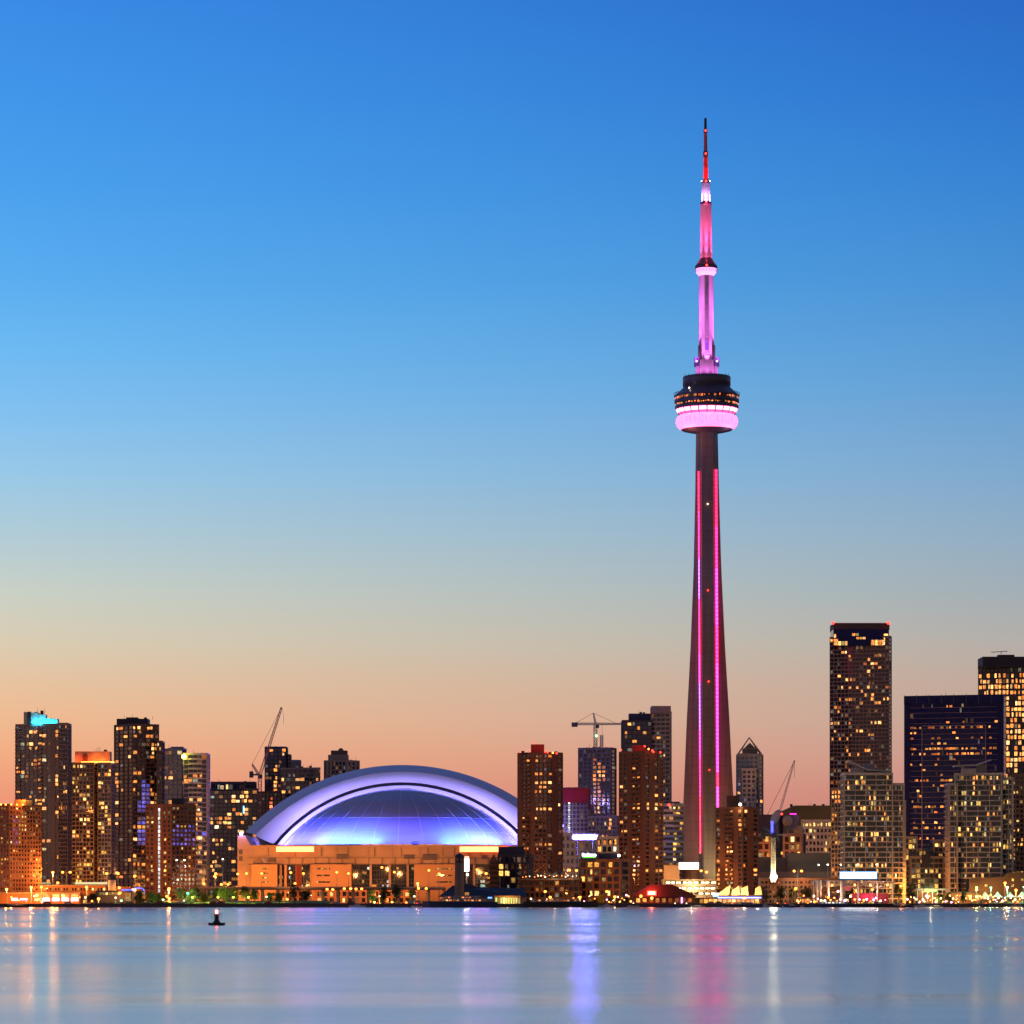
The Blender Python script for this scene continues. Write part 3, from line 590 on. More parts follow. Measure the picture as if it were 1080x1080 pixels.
for y in (931,937,942.6):
    for k in range(9):
        x = 704+k*6 + random.uniform(-.8,.8)
        if y == 942.6 and x < 735: continue
        b = MB(); c = P3(x,y,2112,q); b.box(c[0]-1.05,c[0]+1.05,1,1.7,c[2]-.28,c[2]+.42); b.build('ceiling_light', glow('garage light', (1,.74,.34), 14) if (k,y)==(0,931) else bpy.data.materials['garage light'], r)
beam('garage_glow', r, P3(730,936,2104,q), 9000, (1,.7,.3))
r = root_at('red_pavilion', 'dark gabled waterside pavilion with a glowing red sign on its front', 'pavilion', 700, 2025); q = r.location
xl,xm,xr_ = PX(664,2025)-q.x, PX(692,2025)-q.x, PX(735,2025)-q.x; ze = PZ(945,2025)-q.z; zt = PZ(933,2025)-q.z
b = MB(); b.add([(xl,-2,ze),(xm-3,-2,zt),(xm+9,-2,zt),(xr_,-2,ze),(xl,16,ze),(xm-3,16,zt),(xm+9,16,zt),(xr_,16,ze),(xl+1,-2,ze-.7),(xr_-1,-2,ze-.7),(xl+1,16,ze-.7),(xr_-1,16,ze-.7)],
    [(0,1,5,4),(1,2,6,5),(2,3,7,6),(0,8,9,3,2,1),(4,5,6,7,11,10),(8,10,11,9),(0,4,10,8),(3,9,11,7)]); b.build('roof', mat('red brown roof', (.09,.035,.03), .7), r)
rbox(r, 'wall', BRICKD, 668, 733, 945.6, 956, 2027, 12)
for k in range(9): rbox(r, 'window', ORNG, 671+k*6.8, 675+k*6.8, 947.5, 951.5, 2026.8, .15)
rbox(r, 'sign', glow('red sign', (1,.05,.03), 6), 682.5, 692.2, 939.4, 944.4, 2021.9, .5)
rbox(r, 'sign_panel', glow('sign core', (1,.5,.25), 7), 684, 690.8, 940.6, 943.2, 2021.7, .18)
beam('sign_glow', r, P3(687,941,2018,q), 6000, (1,.06,.04)); b = MB(); b.box(PX(718.3,2024)-q.x,PX(720,2024)-q.x,-.5,.5,0,ze-.2); b.build('pink_column', glow('pink column', (1,.35,.9), 3), r)
for x,y in ((676,945.2),(687.5,947.2)): b = MB(); b.ball(P3(x,y,2021,q), .8); b.build('lamp', SODH, r)

r = root_at('sail_restaurant', 'waterside restaurant with four glowing yellow sails over a blue neon band', 'restaurant', 778, 2030); q = r.location
sail = mat('lit sail cloth', (.8,.62,.35), .6, noise=.3, scale=1.1)
for pts in (((752,946),(770.5,933),(769,944)),((771,944.5),(772,939),(779.5,934),(780.5,944)),((781,944),(781.5,937.5),(788.5,933.5),(789.5,944)),((796,944),(796.5,936.5),(802,934.5),(804,944))):
    b = MB(); b.slab([(PX(x,2028)-q.x, PZ(y,2028)-q.z) for x,y in pts], -2.2, -2.0); b.build('sail', sail, r)
rbox(r, 'roof', DARK, 757, 804, 944.4, 946, 2027, 12); rbox(r, 'neon_band', glow('blue neon', (.12,.16,1), 7), 757, 803, 946.2, 947.4, 2026.6, .3)
rbox(r, 'neon_band', glow('cyan neon', (.1,.45,1), 7), 752, 757.5, 942, 945.5, 2026.6, .3); rbox(r, 'wall', BRICK, 740, 802, 947.5, 956, 2029, 10)
for k in range(13): rbox(r, 'window', HOT if k%3 else YELL, 738+k*4.9, 741.6+k*4.9, 948.4, 952.6, 2028.8, .15)
for x_ in (763,775.5,785,799.5): beam('sail_glow', r, P3(x_,942.5,2019.5,q), 4500, (1,.62,.25), .3)

# --- east: studios, wall, dark arena roof
r = root_at('arena_building', 'long dark hipped roof with a small magenta sign', 'building', 850, 2650); q = r.location
b = MB(); b.slab([(PX(x,2650)-q.x, PZ(y,2650)-q.z) for x,y in ((826,950),(826,855),(838,849.5),(890,849.5),(890,950))], 0, 30); b.build('wall', mat('dark green cladding', (.04,.06,.06), .6), r)
rbox(r, 'low_wing', NAVY, 799, 826, 859, 950, 2655, 20); rbox(r, 'sign', glow('magenta sign', (1,.03,.5), 2.5), 833, 840, 857.9, 859.1, 2649.5, .3)
roof_bits(r, 832, 885, 850, 2650, 5); beacon(r, 824.5, 858.5, 2648, REDH, .8)
r = root_at('office_building', 'pale gridded office with a full row of yellow windows under the dark arena roof', 'office', 866, 2450)
block(r, 845, 877, 878, 866, 2450, 6.6, 4.0, CONCW, GLASS, .42, .4, .3, ((790,830,6.75),[(x,265) for x in range(380,590,26)]), .10, YELL, YELL, depth=22)
r = root_at('office_building', 'orange-lit frame block right of the floodlit crane', 'office', 837, 2300)
block(r, 827, 845, 846, 881, 2300, 7.6, 6, mat('peach stone', (.62,.33,.2)), mat('red brown glass', (.09,.02,.02), .2), .3, .35, .8, None, .4, YELL, YELL, depth=14)
r = root_at('office_building', 'orange-lit frame block between the tan brick tower and the crane', 'office', 806, 2320)
block(r, 799, 812, 813, 881, 2320, 7.6, 6, bpy.data.materials['peach stone'], bpy.data.materials['red brown glass'], .3, .35, .8, None, .4, YELL, YELL, depth=14)
r = root_at('blank_hall', 'windowless grey screened hall behind the orange lamps', 'building', 843, 2200)
m = mat('grey mesh screen', (.16,.165,.17), .7)
rbox(r, 'wall', m, 800, 830, 904, 940, 2206, 10); rbox(r, 'wall', m, 830.5, 889, 899.5, 940, 2200, 16); rbox(r, 'plinth', CONC, 799.8, 889.4, 919.5, 928, 2199.2, .6)
r = root_at('low_block', 'long low reddish-brown block at street level below the grey hall', 'building', 843, 2150)
block(r, 798, 889, 890, 928, 2150, 5.2, 4.2, BRICKD, GLASS, .5, .4, .3, None, .13, ORNG, ORNG, depth=14)
for px,py,m_d in ((820,863,CONCW),(831,866,CONCW),(839,868.5,PINKC),(842,876.5,CONCW)):
    y = 2340; r = root_at('satellite_dish', {820:'largest bluish satellite dish, leftmost, beside the crane jib',831:'small round pale satellite dish second from the left',839:'pinkish tilted satellite dish nearest the yellow-windowed office',842:'lowest pale satellite dish above the orange-lit frame block'}[px], 'satellite dish', px, y, 'satellite dishes on the studio roof'); q = r.location
    R_ = {820:5.4,831:3.6,839:5.6,842:3.4}[px]; b = MB(); b.M = Matrix.Translation(P3(px,py,y,q)) @ Matrix.Rotation(math.radians(-62 if px != 831 else -85), 4, 'Y' if px in (820,839) else 'X') @ Matrix.Rotation(math.radians(25 if px in (820,839) else 0), 4, 'X')
    b.lathe([(R_*k/6, R_*.32*(k/6)**2) for k in range(1,7)]+[(R_*k/6, R_*.32*(k/6)**2-.12) for k in range(6,0,-1)], 20); b.build('reflector', m_d, r, True)
    b = MB(); c = P3(px,py,y,q); b.tube((c[0],c[1]+1.5,PZ(884,y)-q.z),(c[0],c[1]+1.5,c[2]),.5,.4,6); b.tube(c,(c[0]-1,c[1]-2.5,c[2]+.5),.12,n=4); b.build('mount', STEEL, r)
r = root_at('studio_building', 'dim studio block carrying the satellite dishes', 'building', 836, 2345)
block(r, 813, 848, 849, 881.5, 2352, 7, 5, DARK, GLASS, .4, .3, .3, None, .08, YELL, YELL, depth=14)

r = root_at('office_tower', 'tallest right-hand tower with lit corners under its dark crown', 'tower', 938, 2720, 'glass towers of the east side')
block(r, 875.6, 937.6, 940, 672, 2720, 4.15, 3.9, mat('taupe panel', (.24,.19,.19)), GLASS, .26, .16, .35, (CE,[(297,153),(310,153),(318,172),(393,188),(403,188),(420,207),(385,222),(277,240),(300,255),(318,255),(298,270),(315,270),(340,270),(385,270),(358,285),(362,302),(398,300),(280,320),(300,320),(322,320),(388,320),(400,337),(424,337),(282,354),(260,400),(278,400),(320,400),(388,400),(400,400),(424,400),(262,432),(340,432),(360,432),(255,448),(275,448),(300,448),(320,513),(345,513),(320,562),(345,562)]), .02, ORNG, HOT, ang=18)
rbox(r, 'crown', DARK, 879.0, 938.2, 657.5, 664, 2722, 30); rbox(r, 'crown', GLASSN, 879.0, 937.6, 663.9, 681, 2721.2, 26)
rbox(r, 'crown_edge', mat('magenta edge', (.3,.15,.3), .5), 879.2, 938, 656.9, 657.6, 2721.5, 30)
for a,b_,t,bb in ((879.3,884,673.5,681),(884,894,676,681),(879.3,882,668.5,673),(918.5,934,674.5,681),(932,937,668,681),(898.5,906,667.5,671),(903,913,671.5,674.5)):
    n = max(1, round((b_-a)/3.6)); w_ = (b_-a)/n
    for k in range(n): rbox(r, 'window', YELL if k%2 else HOT, a+k*w_+.3, a+(k+1)*w_-.3, t+.4, bb-.5, 2720.9, .15)
beacon(r, 878.5, 657, 2716, REDH, 1.2); beacon(r, 937, 657, 2716, REDH, 1.2)
r = root_at('office_tower', 'broad navy office slab with nested frame pattern on its front', 'tower', 1059, 2600, 'glass towers of the east side')
M, WL, WR, H, fh = block(r, 953.8, 1058.8, 1061, 734, 2600, 5.6, 3.2, mat('lavender spandrel', (.16,.15,.25)), GLASSN, .08, .0, .25, (CR,[(120,343),(100,410),(120,410),(175,407),(200,405),(225,407),(250,407),(280,405),(300,405),(370,405),(400,405),(270,425),(300,425),(340,425),(320,316),(350,316),(385,316),(240,316),(262,316),(200,362),(225,362),(250,385),(230,380),(280,340),(300,360),(360,362),(385,362),(120,452),(150,452),(210,452),(290,450),(420,495),(445,495),(235,495),(150,580),(150,630),(180,628),(210,628),(100,630),(240,630),(165,700),(215,700),(130,700),(200,760),(150,760),(120,740),(240,540),(200,545),(175,520)]), .035, ORNG, ORNG, depth=40, ang=18, wh=.42, dim=.04, rows=[(-6,.3,ORNG),(-10,.6,ORNG),(-11,.4,ORNG),(-16,.25,ORNG),(-21,.4,ORNG),(-25,.3,ORNG)])
q = r.location
for nm, x0_, x1_, y0_, y1_, mm, pr in (('frame_outer', 0, 1, 0, .035, GLASSN, .5),('frame_outer', 0,.06,.035,1,GLASSN,.5),('frame_outer',.94,1,.035,1,GLASSN,.5)):
    b = MB(); b.M = M; b.box(-WL*(1-x0_), -WL*(1-x1_), -.9, -.3, H*(1-y1_), H*(1-y0_)+1.2); b.build('frame', mm, r)
inner = mat('royal blue glass', (.012,.02,.13), .12, noise=.3, scale=.3, spec=.3)
b = MB(); b.M = M; b.box(-WL*.82, -WL*.18, -.006, 0, 0, H*.86); b.build('inner_glazing', inner, r)
b = MB(); b.M = M
for xx in (.18,.82): b.box(-WL*xx-.25,-WL*xx+.25,-.8,-.2,0,H*.86)
b.box(-WL*.82,-WL*.18,-.85,-.2,H*.86-.2,H*.86+.3); b.build('inner_frame', BLUC, r)
b = MB(); b.M = M
for k in range(9): b.box(-WL*k/8-.12,-WL*k/8+.12,-1.0,-.4,H-5,H+2)
b.build('fin', CONCD, r)
r = root_at('office_tower', 'brightly lit office tower cut by the right picture edge', 'tower', 1080, 2850, 'glass towers of the east side')
block(r, 1032, 1086, 1087, 703, 2850, 5.9, 4.2, CONCD, GLASS, .28, .25, .3, None, .0, HOT, HOT, depth=30, cap=100, rows=[(-j, .95 if j%4 in (0,1) else .5, HOT) for j in range(2,40)], wh=1.0)
rbox(r, 'crown', DARK, 1036.6, 1086, 692.5, 703.5, 2849, 31); rbox(r, 'rooftop_plant', NAVY, 1053, 1070, 690.5, 693, 2860, 10)
b = MB(); q = r.location; c = P3(1056,690,2860,q); b.tube(c,(c[0],c[1],c[2]+2.2),.25,n=5); b.tube((c[0]-8,c[1],c[2]+1.6),(c[0]+5,c[1],c[2]+2.4),.3,n=5); b.build('maintenance_hoist', STEEL, r)

CREAM = mat('cream concrete', (.64,.54,.44), .8)
CG = 'pale balconied condominium towers on the east waterfront'
for (nm, Y, L_, pieces, pts, C_, sail_) in (
  ('white-gridded condo tower with tilted roof plane in front of the tallest right tower', 2110, 0, ((887.5,940,940.5,817,0),(938,951.5,952,828,3),(943,953,953.5,846,5)),
   [(380,578),(390,575),(350,605),(300,630),(380,652),(395,652),(320,688),(345,688),(360,690),(415,690),(358,705),(435,722),(330,780),(345,780),(330,795),(345,795),(385,780),(400,797),(430,797),(380,815),(330,885),(345,885),(385,885),(410,885),(430,885),(440,885),(350,750),(300,615)], CE, ((895,915,938),(801,811,812.5))),
  ('white-gridded condo tower with upswept roof plane in front of the navy office slab', 2120, 0, ((1007.5,1056,1057,817,0),(997.5,1008,1008.5,828,4),(1055,1067,1068,822,3)),
   [(360,528),(370,528),(360,545),(360,570),(365,590),(430,527),(455,527),(445,570),(290,652),(280,652),(370,690),(345,715),(415,672),(440,670),(362,775),(395,775),(290,858),(360,912),(395,912)], CR, ((1008,1030,1046),(807,806,800.5)))):
    r = root_at('condominium_tower', nm, 'tower', (pieces[0][0]+pieces[0][1])/2, Y, CG); q = r.location
    for i,(a,b_,c_,t,dy) in enumerate(pieces):
        block(r, a, b_, c_, t, Y+dy, 5.35, 3.0, CREAM, GLASSG, .22, .22, .7 if i == 0 else 1.1, (C_,pts) if i == 0 else None, .075, YELL, HOT, low=1.6, depth=20, pier_every=4 if i == 0 else 3, dim=.35)
    (xa,xb_,xc_),(ya,yb_,yc_) = sail_
    b = MB(); b.slab([(PX(xa,Y)-q.x,PZ(ya,Y)-q.z),(PX(xb_,Y)-q.x,PZ(yb_,Y)-q.z),(PX(xc_,Y)-q.x,PZ(yc_,Y)-q.z),(PX(xc_,Y)-q.x,PZ(yc_,Y)-q.z-.8),(PX(xb_,Y)-q.x,PZ(yb_,Y)-q.z-.9),(PX(xa,Y)-q.x,PZ(ya,Y)-q.z-.8)], 1, 16); b.build('roof_plane', CONCW, r)
    m0 = (pieces[0][0]+pieces[0][1])/2
    rbox(r, 'penthouse', CONCW, m0-16, m0-2, 810.5, 816.2, Y+4, 10); rbox(r, 'penthouse', CONC, m0-1.7, m0+9, 806, 816.2, Y+5, 10)
r = root_at('apartment_building', 'narrow orange-lit block with a blazing top corner left of the white-gridded condo', 'building', 882, 2160)
block(r, 877, 887, 888, 833, 2160, 4.9, 3.4, mat('tan stone', (.5,.3,.18)), GLASS, .35, .3, .3, None, .12, ORNG, ORNG, depth=14, rows=[(-1,1,HOT),(-2,1,HOT),(-3,.6,HOT)])
r = root_at('condominium_building', 'low curved glass condo with stepped roof between the two gridded condo towers', 'building', 975, 2160)
for a,b_,t,dy in ((951,966,884,0),(966.3,982,897,2),(982.3,998,888,0),(958,994,905,-6)):
    block(r, a, b_, b_+.3, t, 2160+dy, 5.6, 5.4, CONC, GLASSG, .22, .1, .9, None, .2, YELL, YELL, depth=16)
rbox(r, 'entry_frame', NAVY, 972.5, 980.5, 901, 914, 2150, 3)
r = root_at('apartment_building', 'brown block at the right edge behind the gridded condo, few lit rooms', 'building', 1075, 2230)
block(r, 1063, 1088, 1089, 818, 2230, 5.0, 4.2, mat('ochre brick', (.3,.17,.08)), GLASS, .45, .4, .3, (CR,[(520,790),(540,792),(520,815),(505,860),(490,850),(520,760),(545,770)]), .12, YELL, HOT, depth=20)
r = root_at('low_hall', 'long grey sloped-roof hall behind the white marquees', 'building', 1050, 2080); q = r.location
b = MB(); b.slab([(PX(x,2080)-q.x, PZ(y,2080)-q.z) for x,y in ((1022,950),(1022,927),(1058,924.5),(1063,920.5),(1090,919),(1090,950))], 0, 14); b.build('wall', mat('dim cladding', (.06,.055,.055)), r)
for x,y in ((1068,928),(1078,928),(1068,934),(1040,934)): rbox(r, 'window', YELL, x-1.2, x+1.2, y-1.2, y+1.2, 2079.8, .15)

# --- far background blocks that close the gaps between the towers
for i,(a,b_,t,Y) in enumerate(((-30,80,903,2900),(70,130,900,2950),(205,240,905,2900),(588,615,905,2850),(700,745,905,2900),(738,800,915,2950),(900,960,905,2950),(1050,1100,900,2950))):
    r = root_at('distant_block', ['low dim block behind the orange hotel at far left','low dim block behind the two crowned condo towers','low dim block behind the brown stairwell block','low dim block right of the first brown tower','low dim block behind the striped mid-rise','low dim block behind the tan brick tower','low dim block behind the first gridded condo','low dim block at the far right edge'][i], 'building', (a+b_)/2, Y)
    block(r, a, b_, b_+.3, t, Y, 5, 5, CONCD, GLASS, .35, .3, .3, None, .12, ORNG, ORNG, depth=20, cap=30)

# ------------------------------------------------------------------ stadium
r = root_at('domed_stadium', 'great domed stadium washed in violet-blue light above an orange concrete wall', 'stadium', 424, 2480); q = r.location
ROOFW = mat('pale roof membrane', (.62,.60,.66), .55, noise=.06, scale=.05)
def arc(hw, peak, base, Y, n=64):
    s = s_(Y); w = hw/s; h = (base-peak)/s; R = (w*w+h*h)/(2*h); xc = PX(424,Y)-q.x; zp = PZ(peak,Y)-q.z
    A = math.asin(min(1,w/R)); return [(xc+R*math.sin(A*(2*i/n-1)), Y-q.y, zp-R+R*math.cos(A*(2*i/n-1))) for i in range(n+1)]
def loft(arcs, name, m, smooth=True):
    b = MB(); n = len(arcs[0]); b.v = [p for a in arcs for p in a]
    for k in range(len(arcs)-1):
        for i in range(n-1): b.f.append((k*n+i, k*n+i+1, (k+1)*n+i+1, (k+1)*n+i))
    return b.build(name, m, r, smooth)
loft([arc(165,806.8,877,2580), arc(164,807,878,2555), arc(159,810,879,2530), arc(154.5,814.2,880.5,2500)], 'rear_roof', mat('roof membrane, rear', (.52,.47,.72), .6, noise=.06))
loft([arc(154.5,814.3,880.6,2499.8), arc(150,816.8,884,2494), arc(141,821,888,2489), arc(135.5,825,890,2486.5)], 'rear_roof_fascia', ROOFW)
loft([arc(135.5,825,890,2486.4), arc(129,829.5,890.5,2500)], 'roof_gap', DARK)
loft([arc(131.6,828.3,890.8,2480), arc(129,830,891,2478), arc(127.5,831.5,891.4,2477)], 'front_arch', ROOFW)
loft([arc(127.5,831.5,891.4,2477), arc(126,833,891.6,2479)], 'arch_soffit', mat('copper soffit', (.28,.16,.14), .7))
# the fixed front quarter of the dome: a spherical cap, standing-seam panels with raised ribs
Yd = 2476; s = s_(Yd); w = 127/s; h = (892-832)/s; R = (w*w+h*h)/(2*h); xc = PX(424,Yd)-q.x; zp = PZ(832,Yd)-q.z; yd = Yd-q.y
A = math.asin(w/R)
def dome(u, v, lift=0):                                    # u: azimuth 0..pi (pi/2 towards the lake), v: polar 0 top..1 rim
    rr = (R+lift)*math.sin(A*v); return (xc - rr*math.cos(u), yd - rr*math.sin(u), zp-R+(R+lift)*math.cos(A*v))
b = MB(); nu, nv = 72, 24
b.v = [dome(math.pi*i/nu, k/nv) for k in range(nv+1) for i in range(nu+1)]
for k in range(nv):
    for i in range(nu): b.f.append((k*(nu+1)+i, k*(nu+1)+i+1, (k+1)*(nu+1)+i+1, (k+1)*(nu+1)+i))
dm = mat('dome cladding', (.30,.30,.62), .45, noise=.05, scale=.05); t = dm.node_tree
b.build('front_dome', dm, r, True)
seam = mat('bright seam', (.55,.55,.7), .4)
for k in range(15):
    u = math.pi*(k+.5)/15; b = MB()
    for i in range(12): b.tube(dome(u,.12+.88*i/12,.15), dome(u,.12+.88*(i+1)/12,.15), .17, n=5)
    b.build('roof_rib', seam, r)
for v in (.30,.52,.72,.88):
    b = MB()
    for i in range(48): b.tube(dome(math.pi*i/48,v,.02), dome(math.pi*(i+1)/48,v,.02), .12, n=4)
    b.build('roof_seam', bpy.data.materials.get('grey seam') or mat('grey seam', (.3,.3,.36)), r)
b = MB(); c = dome(math.pi*.545,.985); b.ball((c[0],c[1]-.2,c[2]-.6), 3.0, 16, 8, .45); b.build('roof_hatch', mat('hatch', (.12,.12,.2)), r, True)
# drum
YW = 2378; SODS = (1,.40,.12); zt = PZ(892,YW)-q.z; xa, xb = PX(250.5,YW)-q.x, PX(606,YW)-q.x; y0 = YW-q.y
STW = mat('stadium concrete', (.48,.31,.22), .85, noise=.25, scale=.05)
b = MB(); b.box(PX(266,YW)-q.x, xb, y0+14, y0+17, 0, zt-1); b.box(PX(262,YW)-q.x, xb, y0, y0+190, PZ(912,YW)-q.z, zt); b.build('upper_wall', STW, r)
b = MB(); b.slab([(xa,0),(xa,PZ(881,YW)-q.z),(PX(258.5,YW)-q.x,PZ(881,YW)-q.z),(PX(265,YW)-q.x,PZ(892.3,YW)-q.z),(PX(267,YW)-q.x,PZ(892.3,YW)-q.z),(PX(267,YW)-q.x,0)], y0-.4, y0+180); b.build('corner_tower', STW, r)
b = MB(); b.box(PX(262,YW)-q.x, xb, y0-.9, y0, PZ(904.4,YW)-q.z, PZ(903.2,YW)-q.z); b.box(PX(262,YW)-q.x, xb, y0-.9, y0, PZ(893.2,YW)-q.z, zt+.4); b.build('ledge', STW, r)
b = MB()
for x in (296,327,355,388,413,442,466,494,521,548): b.box(PX(x,YW)-q.x-.45, PX(x,YW)-q.x+.45, y0-.7, y0-.01, PZ(912,YW)-q.z, PZ(893.3,YW)-q.z)
b.build('pilaster', STW, r)
for x0_,x1_,t_,bb in ((283,290,904.8,909),(355,367,901,906),(426,437,901.5,906),(446,461,901,907),(508,514,902,906),(252,256,896,901),(252,256,903,908)): rbox(r, 'vent', CONCD, x0_, x1_, t_, bb, YW-1.15 if x0_>260 else YW-.55, .3)
BLK = mat('warm concrete block', (.52,.27,.14), .85, noise=.1, scale=.06)
for x0_,x1_ in ((266,293),(329,371),(437,480),(300,302.5),(312,318)):
    b = MB(); b.box(PX(x0_,YW)-q.x, PX(x1_,YW)-q.x, y0-(6 if x1_-x0_>10 else 1), y0+13, 0, PZ(911.6 if x1_-x0_>10 else 912,YW)-q.z-.02)
    b.build('projecting_block', BLK, r)
for k_,(x0_,x1_,y0_,y1_) in enumerate([(262,606,904.4,905.0),(262,606,911.2,911.9)]+[(x+.6,x+1.0,905.2,911) for x in range(276,600,14)]+[(x,x+.35,893.8,903) for x in range(283,600,28)]): rbox(r, 'panel_joint', CONCD, x0_, x1_, y0_, y1_, YW-.75, .7)
for cx_ in (391,411,430,500,520,548,296,328): rbox(r, 'column', STW, cx_-1.2, cx_+1.2, 911.9, 950, YW-1.2, 2.4)
rbox(r, 'red_panel', mat('rust red panel', (.2,.03,.02)), 312.3, 317.7, 912.3, 935, YW-1.3, .25)
for x0_,x1_ in ((293.5,329),(371.2,437),(480.5,606)):
    b = MB(); b.box(PX(x0_,YW)-q.x, PX(x1_,YW)-q.x, y0+6, y0+6.4, 0, PZ(912,YW)-q.z); b.build('glazing', GLASS, r)
    b = MB()
    for k in range(6): z = PZ(913.5+k*4.6,YW)-q.z; b.box(PX(x0_,YW)-q.x, PX(x1_,YW)-q.x, y0+5.4, y0+5.98, z-.18, z+.18)
    k = x0_
    while k < x1_: b.box(PX(k,YW)-q.x-.08, PX(k,YW)-q.x+.08, y0+5.3, y0+5.97, 0, PZ(912,YW)-q.z-.02); k += 2.6
    b.build('mullion', CONCD, r)
    k = x0_
    while k < x1_-3:
        for row in range(5):
            if random.random() < .17: rbox(r, 'window', random.choice((WARM,YELL,COOL)), k+.4, k+random.choice((2.2,4.8)), 914.5+row*4.6, 917.2+row*4.6, YW+5.7, .15)
        k += 5.2
for cx_,wd in ((280,7),(341,14),(457+11,17)):
    for k in range(4):
        if k == 3 and wd > 8: continue
        rbox(r, 'slit_window', GLASS, cx_-wd/2, cx_+wd/2, 915.5+k*(4.7 if wd<8 else 7), 917+k*(4.7 if wd<8 else 7), YW-6.15, .3)
        for j in range(int(wd/1.6)):
            if random.random() < (.85 if k == 0 else .4): rbox(r, 'slit_light', YELL, cx_-wd/2+j*1.6+.2, cx_-wd/2+j*1.6+1.2, 915.8+k*(4.7 if wd<8 else 7), 916.7+k*(4.7 if wd<8 else 7), YW-6.3, .14)
SG = glow('overexposed amber sign', (1,.13,.035), 12); SGr = glow('sign red rim', (1,.10,.04), 2)
for a_,b_ in ((291.3,331),(485,536)):
    rbox(r, 'sign_case', SGr, a_-.4, b_+.4, 892.4, 898.7, YW-1.6, .3); rbox(r, 'sign', SG, a_, b_, 893, 898.2, YW-2.0, .35)
b = MB(); 
for (px,py) in ((277.6,908),): 
    b.M = Matrix.Translation(P3(px,py,YW-4,q)) @ Matrix.Rotation(math.radians(55),4,'Y') @ Matrix.Rotation(math.radians(20),4,'X'); b.lathe([(2.2*k/5,.7*(k/5)**2) for k in range(1,6)]+[(2.2*k/5,.7*(k/5)**2-.1) for k in range(5,0,-1)],16)
b.build('roof_dish', CONCW, r)
b = MB(); b.ball(P3(254.5,879,YW-1,q), 1.1); b.build('corner_lamp', glow('violet lamp', (.4,.35,1), 30), r); beam('corner_glow', r, P3(254.5,878.4,YW-4,q), 1500, (.35,.3,1))
# real floodlights along the rim of the dome and behind the arch
VIO, BL2, CY2 = (.34,.27,1), (.10,.13,1), (.15,.5,1)
lamp_m = glow('flood lens', (.5,.7,1), 6)
def rim(u): c = dome(u,1.0); return (xc+(c[0]-xc)*1.10, yd+(c[1]-yd)*1.10, zt+.5)
for k in range(40):
    u = math.pi*(k+.5)/40; c = rim(u); px = CX + F*(c[0]+q.x)/(c[1]+q.y)
    bright = 1.0 if (322 < px < 402 or 472 < px < 540) else (.35 if 402 <= px <= 472 else .55)
    tgt = dome(u,.82 if k%2 else .55)
    c = (c[0], c[1], c[2]+1.6)
    beam('rim_flood', r, c, 46000*bright, CY2 if bright == 1 and k%2 else BL2, 1.2, tgt, 110, 1)
    beam('rim_flood', r, c, 80000*(.5+.5*bright), (.15,.12,1), 1.5, dome(u,.4), 100, 1)
    b = MB(); b.box(c[0]-.5,c[0]+.5,c[1]-.4,c[1]+.4,zt+.42,zt+.95); b.build('floodlight', DARK, r)
n = 22; A1 = arc(143,824,893,2470, n)
for i,c in enumerate(A1):
    t = abs(2*i/n-1); beam('arch_flood', r, (c[0], c[1]-20, c[2]-1+3*t), 26000*(1+.5*t), (.38,.32,1), 1.0, (c[0], c[1]+25, c[2]+9), 110, .9)
for sx in (-1,1):
    for d_,pw in ((128,30000),(146,24000)):
        x = PX(424+sx*d_,2440)-q.x; c = (x, 2440-q.y, zt+2); beam('end_flood', r, c, pw, (.42,.33,1), .5, (xc+sx*55, 2495-q.y, zt+30), 90, 1)
# expressway in front of it
r = root_at('elevated_expressway', 'long elevated concrete expressway running below the stadium wall', 'expressway', 330, 2320); q = r.location
b = MB(); b.box(PX(205,2320)-q.x, PX(470,2320)-q.x, 0, 16, PZ(938.6,2320)-q.z, PZ(936.4,2320)-q.z); b.build('deck', CONCD, r)
b = MB(); b.box(PX(205,2320)-q.x, PX(470,2320)-q.x, -.3, 0, PZ(936.9,2320)-q.z, PZ(935.2,2320)-q.z); b.build('parapet', CONC, r)
for x in range(212, 470, 16): b = MB(); c = PX(x,2320)-q.x; b.box(c-.8,c+.8,3,12,0,PZ(938.6,2320)-q.z); b.build('pier', CONC, r)
r = root_at('podium_building', 'orange-lit ground storey with glazed doors under the expressway', 'building', 345, 2350); q = r.location
block(r, 262, 440, 441, 939.5, 2350, 6, 6.5, ORBR, GLASS, .3, .35, .4, None, .22, HOT, HOT, depth=10)
# ------------------------------------------------------------------ the great tower
YT = 2550; sT = s_(YT)
r = root_at('observation_tower', 'very tall concrete tower with pink-lit pod, red and violet light strips and needle antenna', 'tower', 747.9, YT); q = r.location
r.rotation_euler = (0, -math.radians(.27), 0)
def zt_(py): return PZ(py, YT) - q.z
TC = mat('tower concrete', (.23,.155,.13), .8, noise=.16, scale=.06)
t = TC.node_tree; g = t.nodes.new('ShaderNodeNewGeometry'); mp = t.nodes.new('ShaderNodeMapping'); mp.inputs['Scale'].default_value = (.35,.35,.02)
no = t.nodes.new('ShaderNodeTexNoise'); no.inputs['Scale'].default_value = 1; no.inputs['Detail'].default_value = 5; t.links.new(g.outputs['Position'], mp.inputs[0]); t.links.new(mp.outputs[0], no.inputs['Vector'])
sp = t.nodes.new('ShaderNodeSeparateXYZ'); t.links.new(g.outputs['Position'], sp.inputs[0])
fr = t.nodes.new('ShaderNodeMath'); fr.operation = 'PINGPONG'; fr.inputs[1].default_value = 3.3; t.links.new(sp.outputs[2], fr.inputs[0])
